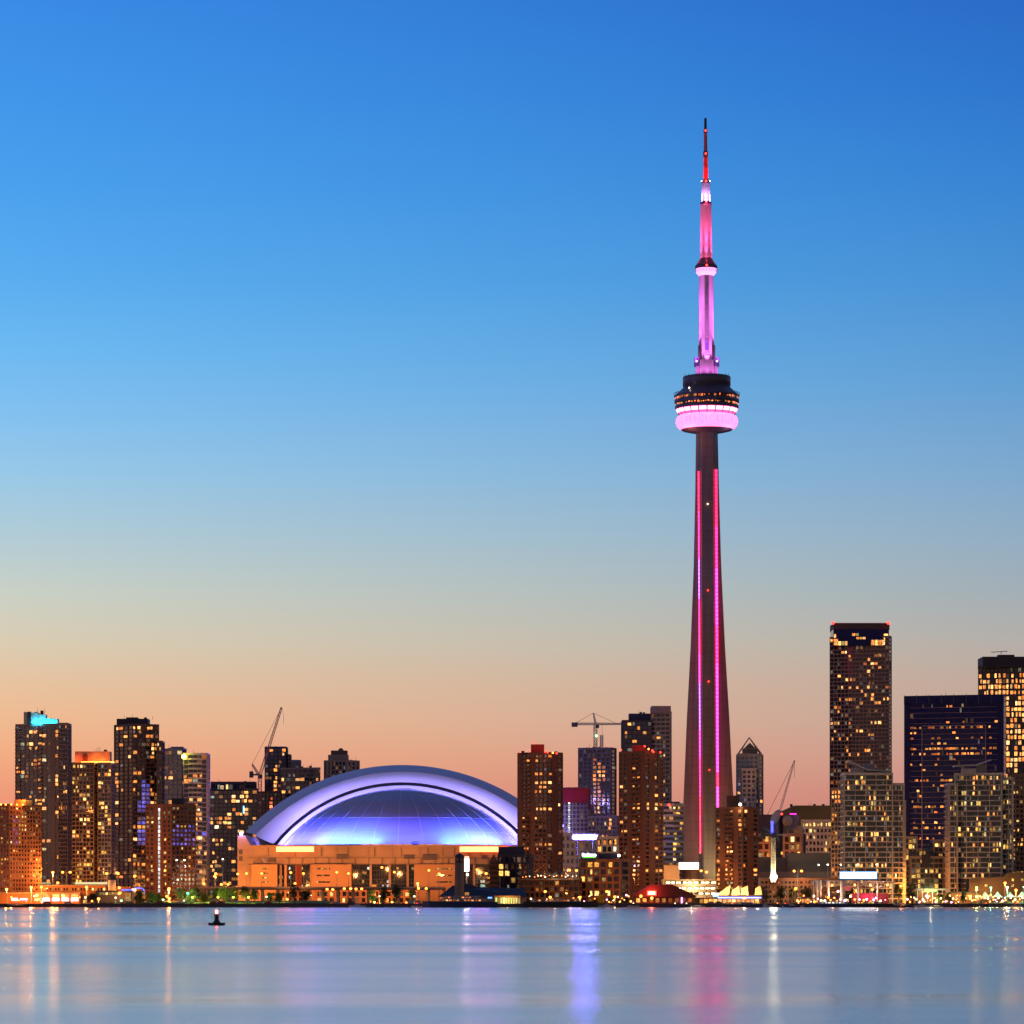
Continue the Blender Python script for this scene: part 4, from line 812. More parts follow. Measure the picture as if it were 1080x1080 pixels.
m1 = t.nodes.new('ShaderNodeMapRange'); m1.inputs[1].default_value = .0; m1.inputs[2].default_value = .5; m1.inputs[3].default_value = .80; m1.inputs[4].default_value = 1; t.links.new(fr.outputs[0], m1.inputs[0])
m2 = t.nodes.new('ShaderNodeMapRange'); m2.inputs[1].default_value = .3; m2.inputs[2].default_value = .7; m2.inputs[3].default_value = .78; m2.inputs[4].default_value = 1.2; t.links.new(no.outputs[0], m2.inputs[0])
mm = t.nodes.new('ShaderNodeMath'); mm.operation = 'MULTIPLY'; t.links.new(m1.outputs[0], mm.inputs[0]); t.links.new(m2.outputs[0], mm.inputs[1])
vs_ = t.nodes.new('ShaderNodeVectorMath'); vs_.operation = 'SCALE'; vs_.inputs[0].default_value = (.25,.17,.145); t.links.new(mm.outputs[0], vs_.inputs['Scale']); t.links.new(vs_.outputs[0], t.nodes['Principled BSDF'].inputs['Base Color'])
prof = [(0,22),(18,21.0),(60,18.7),(100,16.8),(131,15.4),(180,12.6),(238,10.1),(290,8.8),(334,8.0),(346,7.8)]
def ext(z):
    for (a,ra),(b_,rb) in zip(prof, prof[1:]):
        if z <= b_: return ra+(rb-ra)*(z-a)/(b_-a)
    return prof[-1][1]
b = MB(); n = 40; top = zt_(455); HWF = 5.1
def sect(z):
    e = ext(z); w = 3.3; out = []
    L_ = (e - w*.5)/math.cos(math.radians(30))
    for ang, ln, hw in ((-92, max(L_*1.02, 8.2), HWF), (28, L_, w), (148, L_, w)):
        a = math.radians(ang); d = (math.cos(a), math.sin(a)); p = (-d[1], d[0])
        rt = 5.0 if ang != -92 else 4.2
        out += [(d[0]*rt*.9-p[0]*hw, d[1]*rt*.9-p[1]*hw), (d[0]*ln-p[0]*hw*.8, d[1]*ln-p[1]*hw*.8), (d[0]*ln+p[0]*hw*.8, d[1]*ln+p[1]*hw*.8), (d[0]*rt*.9+p[0]*hw, d[1]*rt*.9+p[1]*hw)]
    return out
K = len(sect(0))
for k in range(n+1):
    z = top*k/n; b.v += [(x,y,z) for x,y in sect(z)]
for k in range(n):
    for i in range(K): b.f.append((k*K+i, k*K+(i+1)%K, (k+1)*K+(i+1)%K, (k+1)*K+i))
b.f.append(tuple(range(n*K, n*K+K)))
b.build('shaft', TC, r)
b = MB(); b.tube((0,0,0),(0,0,top),6.9,6.6,6); b.build('elevator_core', mat('dark shaft glass', (.05,.03,.05), .3), r)
b = MB()
for z in range(6, int(top), 7): 
    e = ext(z)
    b.box(-HWF*.80-.0, HWF*.80, -((e-1.65)/.866*1.02)-.06-.35, -((e-1.65)/.866*1.02)-.02, z, z+.22)

def strip_mat(name, c1, c2, st):
    m = bpy.data.materials.new(name); m.use_nodes = True; t = m.node_tree; nn = t.nodes; b_ = nn['Principled BSDF']
    g = nn.new('ShaderNodeNewGeometry'); sp = nn.new('ShaderNodeSeparateXYZ'); t.links.new(g.outputs['Position'], sp.inputs[0])
    mu = nn.new('ShaderNodeMath'); mu.operation = 'MULTIPLY'; mu.inputs[1].default_value = 1/2.9; t.links.new(sp.outputs[2], mu.inputs[0])
    fr = nn.new('ShaderNodeMath'); fr.operation = 'FRACT'; t.links.new(mu.outputs[0], fr.inputs[0])
    gt = nn.new('ShaderNodeMapRange'); gt.inputs[1].default_value = .3; gt.inputs[2].default_value = .55; gt.inputs[3].default_value = st*.6; gt.inputs[4].default_value = st; t.links.new(fr.outputs[0], gt.inputs[0])
    mx = nn.new('ShaderNodeMix'); mx.data_type = 'RGBA'; mx.inputs[6].default_value = (*c1,1); mx.inputs[7].default_value = (*c2,1); t.links.new(fr.outputs[0], mx.inputs[0])
    t.links.new(mx.outputs[2], b_.inputs['Emission Color']); t.links.new(gt.outputs[0], b_.inputs['Emission Strength']); return m
S_RED = strip_mat('led red', (1,.0,.03), (1,.005,.07), 8); S_MAG = strip_mat('led magenta', (1,.003,.09), (1,.015,.16), 8)
S_VIO = strip_mat('led violet', (.9,.010,.28), (1,.03,.36), 8); S_BLU = strip_mat('led blue violet', (.45,.08,.8), (.8,.15,.8), 4); S_OFF = mat('led off', (.12,.2,.22), .3)
def strip(x0, x1, y0, y1, m): 
    b = MB(); b.box(x0, x1, -6.6, -6.0, zt_(y1), zt_(y0)); return b.build('light_strip', m, r)
for a,c,m in ((457,498,S_OFF),(498.2,540,S_RED),(540.2,590,S_MAG),(590.2,632,S_BLU),(632.2,690,S_MAG),(690.2,720,S_VIO),(720.2,770,S_BLU),(770.2,800,S_VIO),(800.2,840,S_MAG),(840.2,900,S_RED),(900.2,930,S_OFF)): strip(-6.8,-5.95,a,c,m)
for a,c,m in ((457,496,S_OFF),(496.2,555,S_RED),(555.2,600,S_MAG),(600.2,660,S_VIO),(660.2,700,S_MAG),(700.2,815,S_VIO),(815.2,830,S_RED),(830.2,852,S_VIO)): strip(5.3,6.8,a,c,m)
for z_,m in ((zt_(533),WHTH),(zt_(624),REDH),(zt_(720),REDH),(zt_(813),REDH)):
    b = MB(); b.ball((-.2 if m is WHTH else -.4,-(ext(z_)-1.65)/.866*1.02-.5,z_), .5 if m is REDH else .4); b.build('beacon', m, r)
# pod
def lathe_px(name, m, prof, n=64, smooth=True, x=0):
    b = MB(); b.lathe([(rr/sT, zt_(y)) for rr,y in prof], n, x); return b.build(name, m, r, smooth)
PD = mat('pod cladding', (.07,.07,.12), .45, noise=.08)
PG = mat('pod glass', (.015,.012,.02), .1)
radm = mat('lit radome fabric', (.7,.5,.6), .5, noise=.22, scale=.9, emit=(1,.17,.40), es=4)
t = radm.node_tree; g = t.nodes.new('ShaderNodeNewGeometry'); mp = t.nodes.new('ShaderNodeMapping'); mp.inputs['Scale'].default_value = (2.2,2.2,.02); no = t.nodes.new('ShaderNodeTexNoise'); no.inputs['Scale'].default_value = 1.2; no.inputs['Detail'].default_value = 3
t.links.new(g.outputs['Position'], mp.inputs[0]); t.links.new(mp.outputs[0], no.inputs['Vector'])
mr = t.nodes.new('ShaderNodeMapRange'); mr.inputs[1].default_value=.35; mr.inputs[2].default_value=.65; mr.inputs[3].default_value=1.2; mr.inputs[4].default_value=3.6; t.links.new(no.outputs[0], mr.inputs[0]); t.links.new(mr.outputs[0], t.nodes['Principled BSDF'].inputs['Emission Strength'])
lathe_px('radome', radm, [(27,453),(29.5,451.8),(31.8,449),(32.8,446),(32.6,442.5),(31,439.6),(28.5,438),(26,437.6)])
lathe_px('pod_underside', mat('pod soffit', (.22,.12,.10), .6), [(9.5,457),(13,456.6),(20,455.6),(26,454.2),(27.3,453.1)], smooth=False)
lathe_px('lit_gallery', glow('pink gallery', (1,.05,.20), 3), [(27.5,439),(28.5,438.6),(32.3,431.6)], smooth=False)
for k in range(22):
    a = 2*math.pi*(k+.35)/22; b = MB(); b.tube((28.9/sT*math.cos(a),28.9/sT*math.sin(a),zt_(438.4)),(32.7/sT*math.cos(a),32.7/sT*math.sin(a),zt_(431.6)),.28,n=4); b.build('gallery_mullion', PD, r)
pk = glow('gallery panel', (1,.35,.55), 5)
for k in range(22):
    a0 = 2*math.pi*(k+.42)/22; a1 = 2*math.pi*(k+1.25)/22; b = MB(); vs = []
    for aa in (a0, (a0+a1)/2, a1):
        for rr,y in ((30.4,435.6),(32.35,432.2)): vs.append(((rr+.25)/sT*math.cos(aa),(rr+.25)/sT*math.sin(aa),zt_(y)))
    b.add(vs, [(0,2,3,1),(2,4,5,3)]); b.build('gallery_panel', pk, r)
lathe_px('deck_band', PD, [(32.6,431.6),(33.4,430.8),(33.7,428.5),(33.5,428.4)]); lathe_px('deck_band', PD, [(33.4,425.4),(34.0,425.2),(34.3,422.2),(33.9,422.0)]); lathe_px('deck_band', PD, [(34,418.6),(34.5,418.4),(34.6,417.3),(33,416.8),(26.5,410.5),(25,409.5)])
lathe_px('window_ring', PG, [(33.0,428.5),(33.1,425.2)]); lathe_px('window_ring', PG, [(33.5,422.2),(33.6,418.5)])
for row,y,rad,h in ((0,420.4,33.75,1.2),(1,426.9,33.25,.9)):
    for k in range(90):
        if random.random() < .42:
            a = -math.pi*(k+.5)/90; b = MB(); b.M = Matrix.Translation((rad/sT*math.cos(a), rad/sT*math.sin(a), zt_(y+random.uniform(-.4,.4)))) @ Matrix.Rotation(a+math.pi/2,4,'Z')
            w_ = random.uniform(.25,.55); hh = h*random.uniform(.35,.7); b.box(-w_,w_,-.08,.05,-hh,hh); b.build('restaurant_light', random.choice((ORNG,ORNG,RED,RED)), r)
lathe_px('upper_drum', PD, [(24,409.6),(24,407.6),(25.2,407),(25.3,398.4),(24.6,397.3),(20,397.0)]); lathe_px('drum_band', NAVY, [(25.0,409.6),(24.9,407.4)])
for sx in (-1,1):
    for k in range(4):
        x = sx*(27.5+k*1.9)/sT; b = MB(); z = zt_(415.5)-abs(k-1)*.5+.8
        for j in range(10):
            a0,a1 = 2*math.pi*j/10, 2*math.pi*(j+1)/10; b.tube((x+1.1*math.cos(a0),-2,z+1.1*math.sin(a0)),(x+1.1*math.cos(a1),-2,z+1.1*math.sin(a1)),.16,n=4)
        b.tube((x,-2,z-1.1),(x*.93,-2,z-3.2),.15,n=4); b.build('ring_antenna', STEEL, r)
for px in (-23,-19,23,20): b = MB(); b.tube((px/sT,0,zt_(397)),(px/sT,0,zt_(393.5)),.12,n=4); b.build('mast', DARK, r)
b = MB(); b.ball((-19.5/sT,-15,zt_(412)), .5); b.build('deck_lamp', WHTH, r)
# upper shaft and antenna
UC = mat('upper shaft concrete', (.55,.45,.55), .75, noise=.12, scale=.2)
b = MB()
for k in range(21):
    z = zt_(397)+(zt_(291)-zt_(397))*k/20; e = 5.9-.6*k/20
    for i in range(12):
        a = math.radians(i*30-90-15); rr = e if i%4 in (0,1) else e*.95; b.v.append((rr*math.cos(a), rr*math.sin(a), z))
for k in range(20):
    for i in range(12): b.f.append((k*12+i,k*12+(i+1)%12,(k+1)*12+(i+1)%12,(k+1)*12+i))
b.build('upper_shaft', UC, r)
b = MB()
for k in range(34): z = zt_(376)+k*1.66; b.box(-1.4,1.4,-6.05,-5.3,z,z+.25)
b.build('louvre', mat('louvre', (.3,.25,.3)), r)
for sx in (-1,1):
    b = MB(); b.box(sx*7.2-1.6,sx*7.2+1.6,-2.5,2.5,zt_(386.5),zt_(377)); b.build('antenna_box', mat('violet panel', (.16,.12,.4), .5), r)
    b = MB(); b.box(sx*6.6-1.2,sx*6.6+1.2,-2,2,zt_(397),zt_(386.5)); b.build('buttress', UC, r)
    b = MB(); b.box(sx*4.8-1.1,sx*4.8+1.1,-4.2,3,zt_(380),zt_(365)); b.build('side_duct', DARK, r)
    b = MB(); b.ball((sx*7.2,-2.9,zt_(381.5)), .4); b.build('beacon', WHTH, r)
b = MB(); b.box(-.8,.8,-6.2,-5.3,zt_(370),zt_(360)); b.build('slot', mat('violet slot', (.15,.1,.4), .5), r)
lathe_px('sky_pod_ring', glow('sky pod ring', (1,.25,.55), 2.6), [(6,292),(8,290.5),(10.6,287.5),(11.2,284.8),(10.8,283.6)])
b = MB()
for k in range(24): a = 2*math.pi*k/24; b.tube((10.9/sT*math.cos(a),10.9/sT*math.sin(a),zt_(287.2)),(11.5/sT*math.cos(a),11.5/sT*math.sin(a),zt_(284.4)),.2,n=4)
b.build('ring_mullion', PD, r)
lathe_px('sky_pod_band', PD, [(10.6,283.6),(11.7,283.2),(11.8,280.6),(10.8,279.9)]); lathe_px('sky_pod_roof', mat('sky pod roof', (.35,.1,.15), .5), [(10.8,279.9),(9.4,277.5),(7.4,274.5),(6.4,272.5)])
RD = mat('antenna radome', (.6,.5,.55), .5, noise=.06)
lathe_px('antenna_section', RD, [(6.4,273),(6.1,240),(5.8,216)]); lathe_px('antenna_collar', PD, [(5.7,216.5),(6.3,216.2),(6.3,214),(5.4,213.8)])
b = MB()
for k in range(12): b.lathe([((6.36-.045*k)/sT,zt_(268-k*4.3)),((6.36-.045*k)/sT,zt_(267.5-k*4.3))],24)
b.build('radome_seam', CONCD, r)
lathe_px('antenna_section', RD, [(4.8,214),(4.4,193)]); lathe_px('antenna_collar', PD, [(4.6,193.4),(4.8,192.8),(4.8,191.6),(3,191.2)])
lathe_px('antenna_section', mat('red radome', (.6,.06,.06), .5), [(2.6,191.4),(2.3,166)]); lathe_px('antenna_collar', DARK, [(2.3,166.2),(2.6,165.8),(2.5,160),(1.9,159.5)])
lathe_px('antenna_section', mat('dusty red radome', (.5,.14,.16), .5), [(1.95,160),(1.8,140.5)]); lathe_px('antenna_collar', DARK, [(1.8,140.6),(2,140.2),(2,136.6),(1.5,136.4)])
lathe_px('antenna_tip', DARK, [(1.45,136.6),(1.3,125),(.4,124.2)])
for y,rad in ((214.5,4.6),(191.8,3.2),(162.5,1.9),(138.2,1.5),(281.8,8.3)):
    b = MB(); b.ball((0,-rad-.3,zt_(y)), .75); b.build('beacon', REDH, r)
for sx in (-1,1): 
    b = MB(); b.ball((sx*3.0,-1.5,zt_(191.4)), .35); b.build('beacon', WHTH, r)
MAG, PUR = (1,.16,.62), (.95,.22,.9)
for a_ in (-150,-90,-30):
    a = math.radians(a_); d = (math.cos(a), math.sin(a))
    for aim_, pw, cn in ((386,5000,70),(362,130000,26),(325,480000,14),(300,900000,9)):
        beam('shaft_flood', r, (d[0]*13.5, d[1]*13.5, zt_(396.4)), pw, PUR, .2, (d[0]*3, d[1]*3, zt_(aim_)), cn, 1)
    for aim_, pw, cn in ((266,5000,50),(250,90000,22),(228,480000,12)):
        beam('antenna_flood', r, (d[0]*7.2, d[1]*7.2, zt_(279)), pw, (1,.08,.32), .2, (d[0]*3, d[1]*3, zt_(aim_)), cn, 1)
    for aim_, pw, cn in ((209,3500,80),(200,22000,40)):
        beam('antenna_flood', r, (d[0]*4.9, d[1]*4.9, zt_(213.2)), pw, (.7,.38,1), .15, (d[0]*1.8, d[1]*1.8, zt_(aim_)), cn, 1)
    for aim_, pw, cn in ((184,5000,60),(172,16000,30),(150,40000,12)):
        beam('antenna_flood', r, (d[0]*4.0, d[1]*4.0, zt_(191)), pw, (1,.03,.05), .15, (d[0]*.8, d[1]*.8, zt_(aim_)), cn, 1)
# base floods that wash the foot of the shaft pale green and amber
beam('base_flood', r, (14,-42,6), 60000, (.85,.9,.4), 1, (2,-10,45), 80, 1)
beam('base_flood', r, (-32,-48,6), 75000, (1,.62,.38), 1, (-8,-5,50), 90, 1)
beam('soffit_wash', r, (16,-12,zt_(461)), 1500, (.5,.4,1), .4); beam('soffit_wash', r, (-14,-14,zt_(463)), 2500, (1,.35,.3), .4)

# ------------------------------------------------------------------ waterfront left
r = root_at('terminal_building', 'long low orange waterfront building with arcade of bright shopfronts', 'building', 90, 2070); q = r.location
rbox(r, 'wall', ORBR, 40, 112, 934, 943.2, 2076, 14); rbox(r, 'wall', ORBR, 0, 84, 942.2, 957, 2070, 16); rbox(r, 'wall', ORBR, 118, 135, 935, 944, 2076, 12)
rbox(r, 'parapet', CONC, 39.8, 112.2, 933.2, 934.2, 2075.5, 15); rbox(r, 'canopy', CONC, -5, 84.4, 941.3, 942.4, 2068, 5)
for k in range(22): rbox(r, 'window', GLASS if k%3 else YELL, 46+k*3, 47.7+k*3, 936.5, 939.2, 2075.8, .15)
for k,x in enumerate((36,45,55,65,75)):
    rbox(r, 'shopfront', HOT if k else YELL, x, x+7.4, 943.2, 946.6, 2069.7, .2); rbox(r, 'shopfront', glow('white violet shopfront', (.85,.8,1), 3.2) if k == 1 else (bpy.data.materials['white violet shopfront'] if k>1 else YELL), x, x+7.4, 947, 950.3, 2069.7, .2)
rbox(r, 'shopfront', bpy.data.materials['white violet shopfront'], 12, 18.5, 947.2, 949.8, 2069.7, .2); rbox(r, 'shopfront', glow('blue shopfront', (.5,.5,1), 2.4), 21, 29, 947.4, 949.4, 2069.7, .2)
rbox(r, 'rooftop_storey', glow('lit rooftop glazing', (1,.85,.45), .9), 79, 112, 930.4, 932.6, 2082, 6); rbox(r, 'rooftop_storey', glow('dim rooftop glazing', (.8,.8,.4), .45), 43, 52, 930.6, 932.4, 2082, 6)
for x,y,p in ((12,944,9000),(32,943,9000),(60,943.5,11000),(95,942,9000)): beam('facade_light', r, P3(x,y+1,2056,q), p, SOD, .5)
r = root_at('water_tank', 'squat round tower with dark domed cap above the low orange building', 'tank', 118, 2062); q = r.location
b = MB(); b.lathe([(2.3,0),(2.2,PZ(928,2062)-q.z)], 20); b.build('shaft', CONCW, r); b = MB(); b.lathe([(2.5,PZ(928.2,2062)-q.z),(2.5,PZ(925,2062)-q.z),(2.0,PZ(922.8,2062)-q.z),(.5,PZ(921.6,2062)-q.z)], 20); b.build('cap', DARK, r, True)
r = root_at('cafe_building', 'low dark flat-roofed cafe with yellow strip windows and a blue arched sign', 'building', 120, 2040); q = r.location
rbox(r, 'wall', CONCD, 101, 139, 940.6, 955, 2040, 12); rbox(r, 'roof', DARK, 100, 140, 939.2, 940.7, 2038, 15)
for k in range(7): rbox(r, 'window', YELL, 105+k*3.2, 107.4+k*3.2, 941.2, 943.6, 2039.8, .15)
rbox(r, 'window', YELL, 132, 138, 942, 950, 2039.8, .15)
b = MB()
for k in range(8): 
    a0, a1 = math.pi*k/8, math.pi*(k+1)/8; c = P3(146,940,2037,q); b.tube((c[0]+3.4*math.cos(a0),c[1],c[2]+1.9*math.sin(a0)),(c[0]+3.4*math.cos(a1),c[1],c[2]+1.9*math.sin(a1)),.28,n=6)
b.tube(P3(128,938.5,2037,q),P3(140,938.5,2037,q),.35,n=6); b.build('blue_arch', glow('blue arch neon', (.08,.12,1), 3), r)

# ------------------------------------------------------------------ harbour tower, hall, pier buildings
r = root_at('clock_tower', 'plain concrete harbour tower with dark octagonal lantern, in front of the stadium', 'tower', 484.5, 2028); q = r.location
hb = (943-912)/s_(2028)
b = MB(); wv = 5.0/s_(2028); b.lathe([(wv*1.12,0),(wv*1.0,PZ(910,2028)-q.z)], 8); b.build('shaft', mat('weathered concrete', (.2,.16,.15)), r)
b = MB(); b.lathe([(wv*.98,PZ(910,2028)-q.z),(wv*.98,PZ(903.5,2028)-q.z)], 8); b.build('lantern', DARK, r)
b = MB(); b.lathe([(wv*1.05,PZ(903.6,2028)-q.z),(wv*.9,PZ(901.8,2028)-q.z),(.2,PZ(899.5,2028)-q.z)], 8); b.build('roof', NAVY, r)
for dx in (-1.2,1.2): b = MB(); b.box(dx-.8,dx+.8,-wv*.98,-wv*.9,PZ(908,2028)-q.z,PZ(905,2028)-q.z); b.build('lantern_window', mat('pinkish pane', (.3,.15,.15), .2) if dx<0 else bpy.data.materials['pinkish pane'], r)
r = root_at('billboard', 'upright white video billboard with pink and orange top beside the harbour tower', 'billboard', 492, 2150); q = r.location
rbox(r, 'screen', glow('white screen', (1,.85,1), 7), 490, 494.6, 905.5, 919, 2150, .4); rbox(r, 'screen_top', glow('pink orange screen', (1,.2,.12), 4), 490, 494.6, 903, 905.3, 2150, .4); rbox(r, 'frame', DARK, 489.5, 495, 902.5, 919.5, 2150.5, .8)
b = MB(); b.tube(P3(492.3,919,2151,q), (P3(492.3,919,2151,q)[0],1,0), .5, n=6); b.build('post', STEEL, r); b = MB(); b.ball(P3(493,922.5,2149,q),.75); b.build('lamp', WHTH, r)
beam('screen_glow', r, P3(492,911,2140,q), 4000, (1,.8,.95))
r = root_at('ferry_hall', 'low waterfront hall with a long dark navy hipped roof', 'building', 505, 2040); q = r.location
ze = PZ(946,2040)-q.z
def zz_(y): return PZ(y,2040)-q.z
def xx_(x): return PX(x,2040)-q.x
b = MB(); b.add([(xx_(462),-1,ze),(xx_(477),5,zz_(934)),(xx_(495),5,zz_(931.5)),(xx_(504),5,zz_(936)),(xx_(553),5,zz_(936.5)),(xx_(556),-1,ze),(xx_(462),14,ze),(xx_(477),9,zz_(934)),(xx_(495),9,zz_(931.5)),(xx_(504),9,zz_(936)),(xx_(553),9,zz_(936.5)),(xx_(556),14,ze)],
    [(0,1,7,6),(0,5,4,3,2,1),(1,2,8,7),(2,3,9,8),(3,4,10,9),(4,5,11,10),(6,7,8,9,10,11),(0,6,11,5)]); b.build('roof', mat('navy metal roof', (.025,.035,.09), .5), r)
rbox(r, 'wall', CONC, 480, 555, 946.1, 956, 2041.5, 10); rbox(r, 'gable_window', WARM, 490.2, 494.6, 941.2, 944.2, 2036.9, .3)
rbox(r, 'blue_sign', glow('blue hall sign', (.15,.4,1), 2), 514.5, 519, 945.9, 947.6, 2041.3, .15)
r = root_at('pier_pavilion', 'glazed waterside pavilion glowing yellow-green with an orange roof edge', 'pavilion', 537, 2018); q = r.location
rbox(r, 'roof', mat('orange roof edge', (.6,.25,.07), .5), 521, 549, 944.6, 946, 2018, 10)
for k in range(10): rbox(r, 'glass_panel', YELL if k%2 else glow('lime lit panel', (.75,.85,.2), 1.1) if k == 0 else (bpy.data.materials['lime lit panel'] if k%2==0 else YELL), 522.5+k*2.65, 524.3+k*2.65, 946.6, 953.5, 2020, .2)
for k in range(11): rbox(r, 'post', CONCW, 521.8+k*2.65, 522.3+k*2.65, 946, 954.5, 2018.5, .5)
rbox(r, 'wall', CONCD, 522, 548.5, 946.1, 954.5, 2026, 1); beam('pavilion_glow', r, P3(535,949,2013,q), 1800, (1,.6,.2))

# ------------------------------------------------------------------ boats
def hull(b, L, W, H, x=0, y=0, z=0, bow=1, rake=.25):
    n = 12; pts = []
    for k in range(n+1):
        t = k/n; w = W/2*(min(1, (1-t)*2.6)**.6 if t > .55 else 1)*(.85+.15*min(1,t*4)); pts.append((t, w))
    vs = []
    for t,w in pts:
        xx = (t-.5)*L*bow; sh = H*(1+.35*max(0,t-.4)**1.5)
        for sy,zf in ((-1,0),(-1,1),(1,1),(1,0)): vs.append((x+xx+(rake*H*zf*bow if t > .5 else 0)*(t-.5)*2, y+sy*w*(.8 if zf==0 else 1)+0, z+(sh if zf else -.4)))
    fs = []
    for k in range(n):
        for i in range(3): fs.append((k*4+i, k*4+i+1, (k+1)*4+i+1, (k+1)*4+i))
        fs.append((k*4+3, k*4, (k+1)*4, (k+1)*4+3))
    fs += [(0,3,2,1), (n*4,n*4+1,n*4+2,n*4+3)]; b.add(vs, fs)
def boat_root(name, label, cat, px, Y, group=None): return thing(name, label, cat, (PX(px,Y), Y, 0), group)
def motor_yacht(label, px, Y, L, hm, bow=-1, lights=YELL, decks=2):
    r = boat_root('motor_yacht', label, 'yacht', px, Y, 'boats along the quay'); W = L*.22; H = L*.075
    b = MB(); hull(b, L, W, H, bow=bow); b.build('hull', hm, r)
    z = H; a0, a1 = -.30, .34
    for d in range(decks):
        h = L*.05 if L < 30 else L*.036; b = MB(); x0, x1 = sorted((a0*L*-bow, a1*L*-bow)); ww = W*.4*(1-.15*d)
        b.slab([(x0,z),(x1,z),(x1-(L*.05 if bow>0 else L*.01),z+h),(x0+(L*.05 if bow<0 else L*.01),z+h)], -ww, ww); c = b.build('cabin', WHITEP if hm is WHITEP else STEEL, r)
        nw = max(3,int((x1-x0)/2.2))
        for k in range(nw):
            wx = x0+L*.05+k*(x1-x0-L*.1)/nw; b = MB(); b.box(wx,wx+(x1-x0-L*.1)/nw*.62,-ww-.06,-ww+.01,z+h*.35,z+h*.8); b.build('window', lights if random.random()<.8 else GLASS, r)
        b = MB(); b.box(x0-L*.02,x1+L*.03,-ww-.4,ww+.4,z+h,z+h+.14); b.build('deck', WHITEP, r)
        z += h+.14; a0 += .08; a1 -= .09
    b = MB(); b.tube((0,0,z),(0,0,z+L*.08),.12,.05,5); b.box(-.7,.7,-.6,.6,z+L*.03,z+L*.03+.15); b.build('mast', STEEL, r)
    b = MB()
    for k in range(9):
        x = bow*(.1+.04*k)*L; b.tube((x,-W*.42*(1-.09*k),H*(1.1)),(x,-W*.42*(1-.09*k),H*1.1+.9),.04,n=4)
    b.build('rail', STEEL, r); return r
NAVH = mat('navy hull', (.03,.045,.13), .35); BLKH = mat('black hull', (.02,.02,.025), .4)
motor_yacht('large navy motor yacht with lit cabin windows moored before the harbour tower', 486, 1985, 41, NAVH, -1, ORNG, 2)
motor_yacht('long dark tour boat moored below the terrace building', 590, 1988, 40, BLKH, 1, ORNG, 1)
motor_yacht('blue cabin boat moored under the glowing sails', 783, 1988, 22, NAVH, 1, ORNG, 1)
motor_yacht('dark double-deck boat with orange windows left of the second gridded condo', 949, 1990, 12.5, BLKH, 1, ORNG, 2)
motor_yacht('small white cruiser at the blue neon end of the sail restaurant', 735, 1992, 9, WHITEP, 1, WARM, 1)
motor_yacht('long low blue boat moored below the festival canopy', 878, 1987, 25, NAVH, -1, COOL, 1)
motor_yacht('long low black boat moored below the right half of the canopy', 918, 1987, 25, BLKH, 1, YELL, 1)
motor_yacht('small white cruiser right of the crane mast', 803, 1991, 8, WHITEP, -1, WARM, 1)
motor_yacht('small pale cruiser with tan hull beside the string-lit garden', 986, 1990, 9, WHITEP, -1, WARM, 1)
motor_yacht('dark launch moored at far left in front of the orange hotel', 18, 1992, 14, BLKH, 1, ORNG, 1)
def sailboat(label, px, Y, L, mh, hm):
    r = boat_root('sailboat', label, 'sailboat', px, Y, 'boats along the quay')
    b = MB(); hull(b, L, L*.28, L*.11, bow=random.choice((-1,1))); b.build('hull', hm, r)
    b = MB(); b.slab([(-L*.18,L*.11),(L*.2,L*.11),(L*.14,L*.11+.6),(-L*.14,L*.11+.6)], -L*.07, L*.07); b.build('cabin', WHITEP, r)
    b = MB(); b.tube((L*.05,0,L*.1),(L*.05,0,mh),.11,.06,5); b.tube((L*.05,0,L*.2),(-L*.4,0,L*.2),.1,n=5); b.tube((L*.05,0,mh*.55),(L*.05,-1,mh*.56),.04,n=4); b.build('mast', STEEL, r)
    b = MB(); b.tube((L*.05,0,mh),(L*.5,0,L*.15),.03,n=3); b.tube((L*.05,0,mh),(-L*.48,0,L*.15),.03,n=3); b.build('rigging', DARK, r)
for lb,px,mh,hm in (('tallest-masted sailboat moored before the third glowing sail',768,17,NAVH),('sailboat moored behind the blue cabin boat, right of the sails',806,12,WHITEP),('dark sailboat moored below the orange double street lamp',835,9,BLKH),('white sailboat moored left of the tour boat',640,8,WHITEP),('small sailboat near the dark stadium-side trees',377,9,WHITEP),('white sailboat before the green-lit garden kiosk',973,11,WHITEP)):
    sailboat(lb, px, 1991, 9, mh, hm)
names_ = ['small white motorboat by the red pavilion','small dark motorboat right of the red pavilion','small motorboat under the parking deck','small boat with red cushion lights left of the crane','small motorboat right below the crane floodlight','small white motorboat below the blank grey hall','small dark motorboat left of the canopy','small motorboat left of the marquees','small dark motorboat below the marquees','small white boat at the right picture edge','small boat left of the large navy yacht','small boat beneath the dark tree left of the yacht']
for lb,px in zip(names_,(668,712,724,820,828,842,852,1008,1040,1072,440,398)):
    r = boat_root('motorboat', lb, 'motorboat', px, 1992, 'boats along the quay'); L = random.uniform(5.5,8)
    b = MB(); hull(b, L, 2.3, .9, bow=random.choice((-1,1))); b.build('hull', random.choice((WHITEP,NAVH,BLKH)), r)
    b = MB(); b.slab([(-1.2,.9),(1.2,.9),(.8,2.0),(-.9,2.0)], -.8, .8); b.build('windscreen', GLASSB, r)
    b = MB(); b.ball((0,-.3,2.3), .22); b.build('lamp', random.choice((SODH,WHTH,REDH)), r)
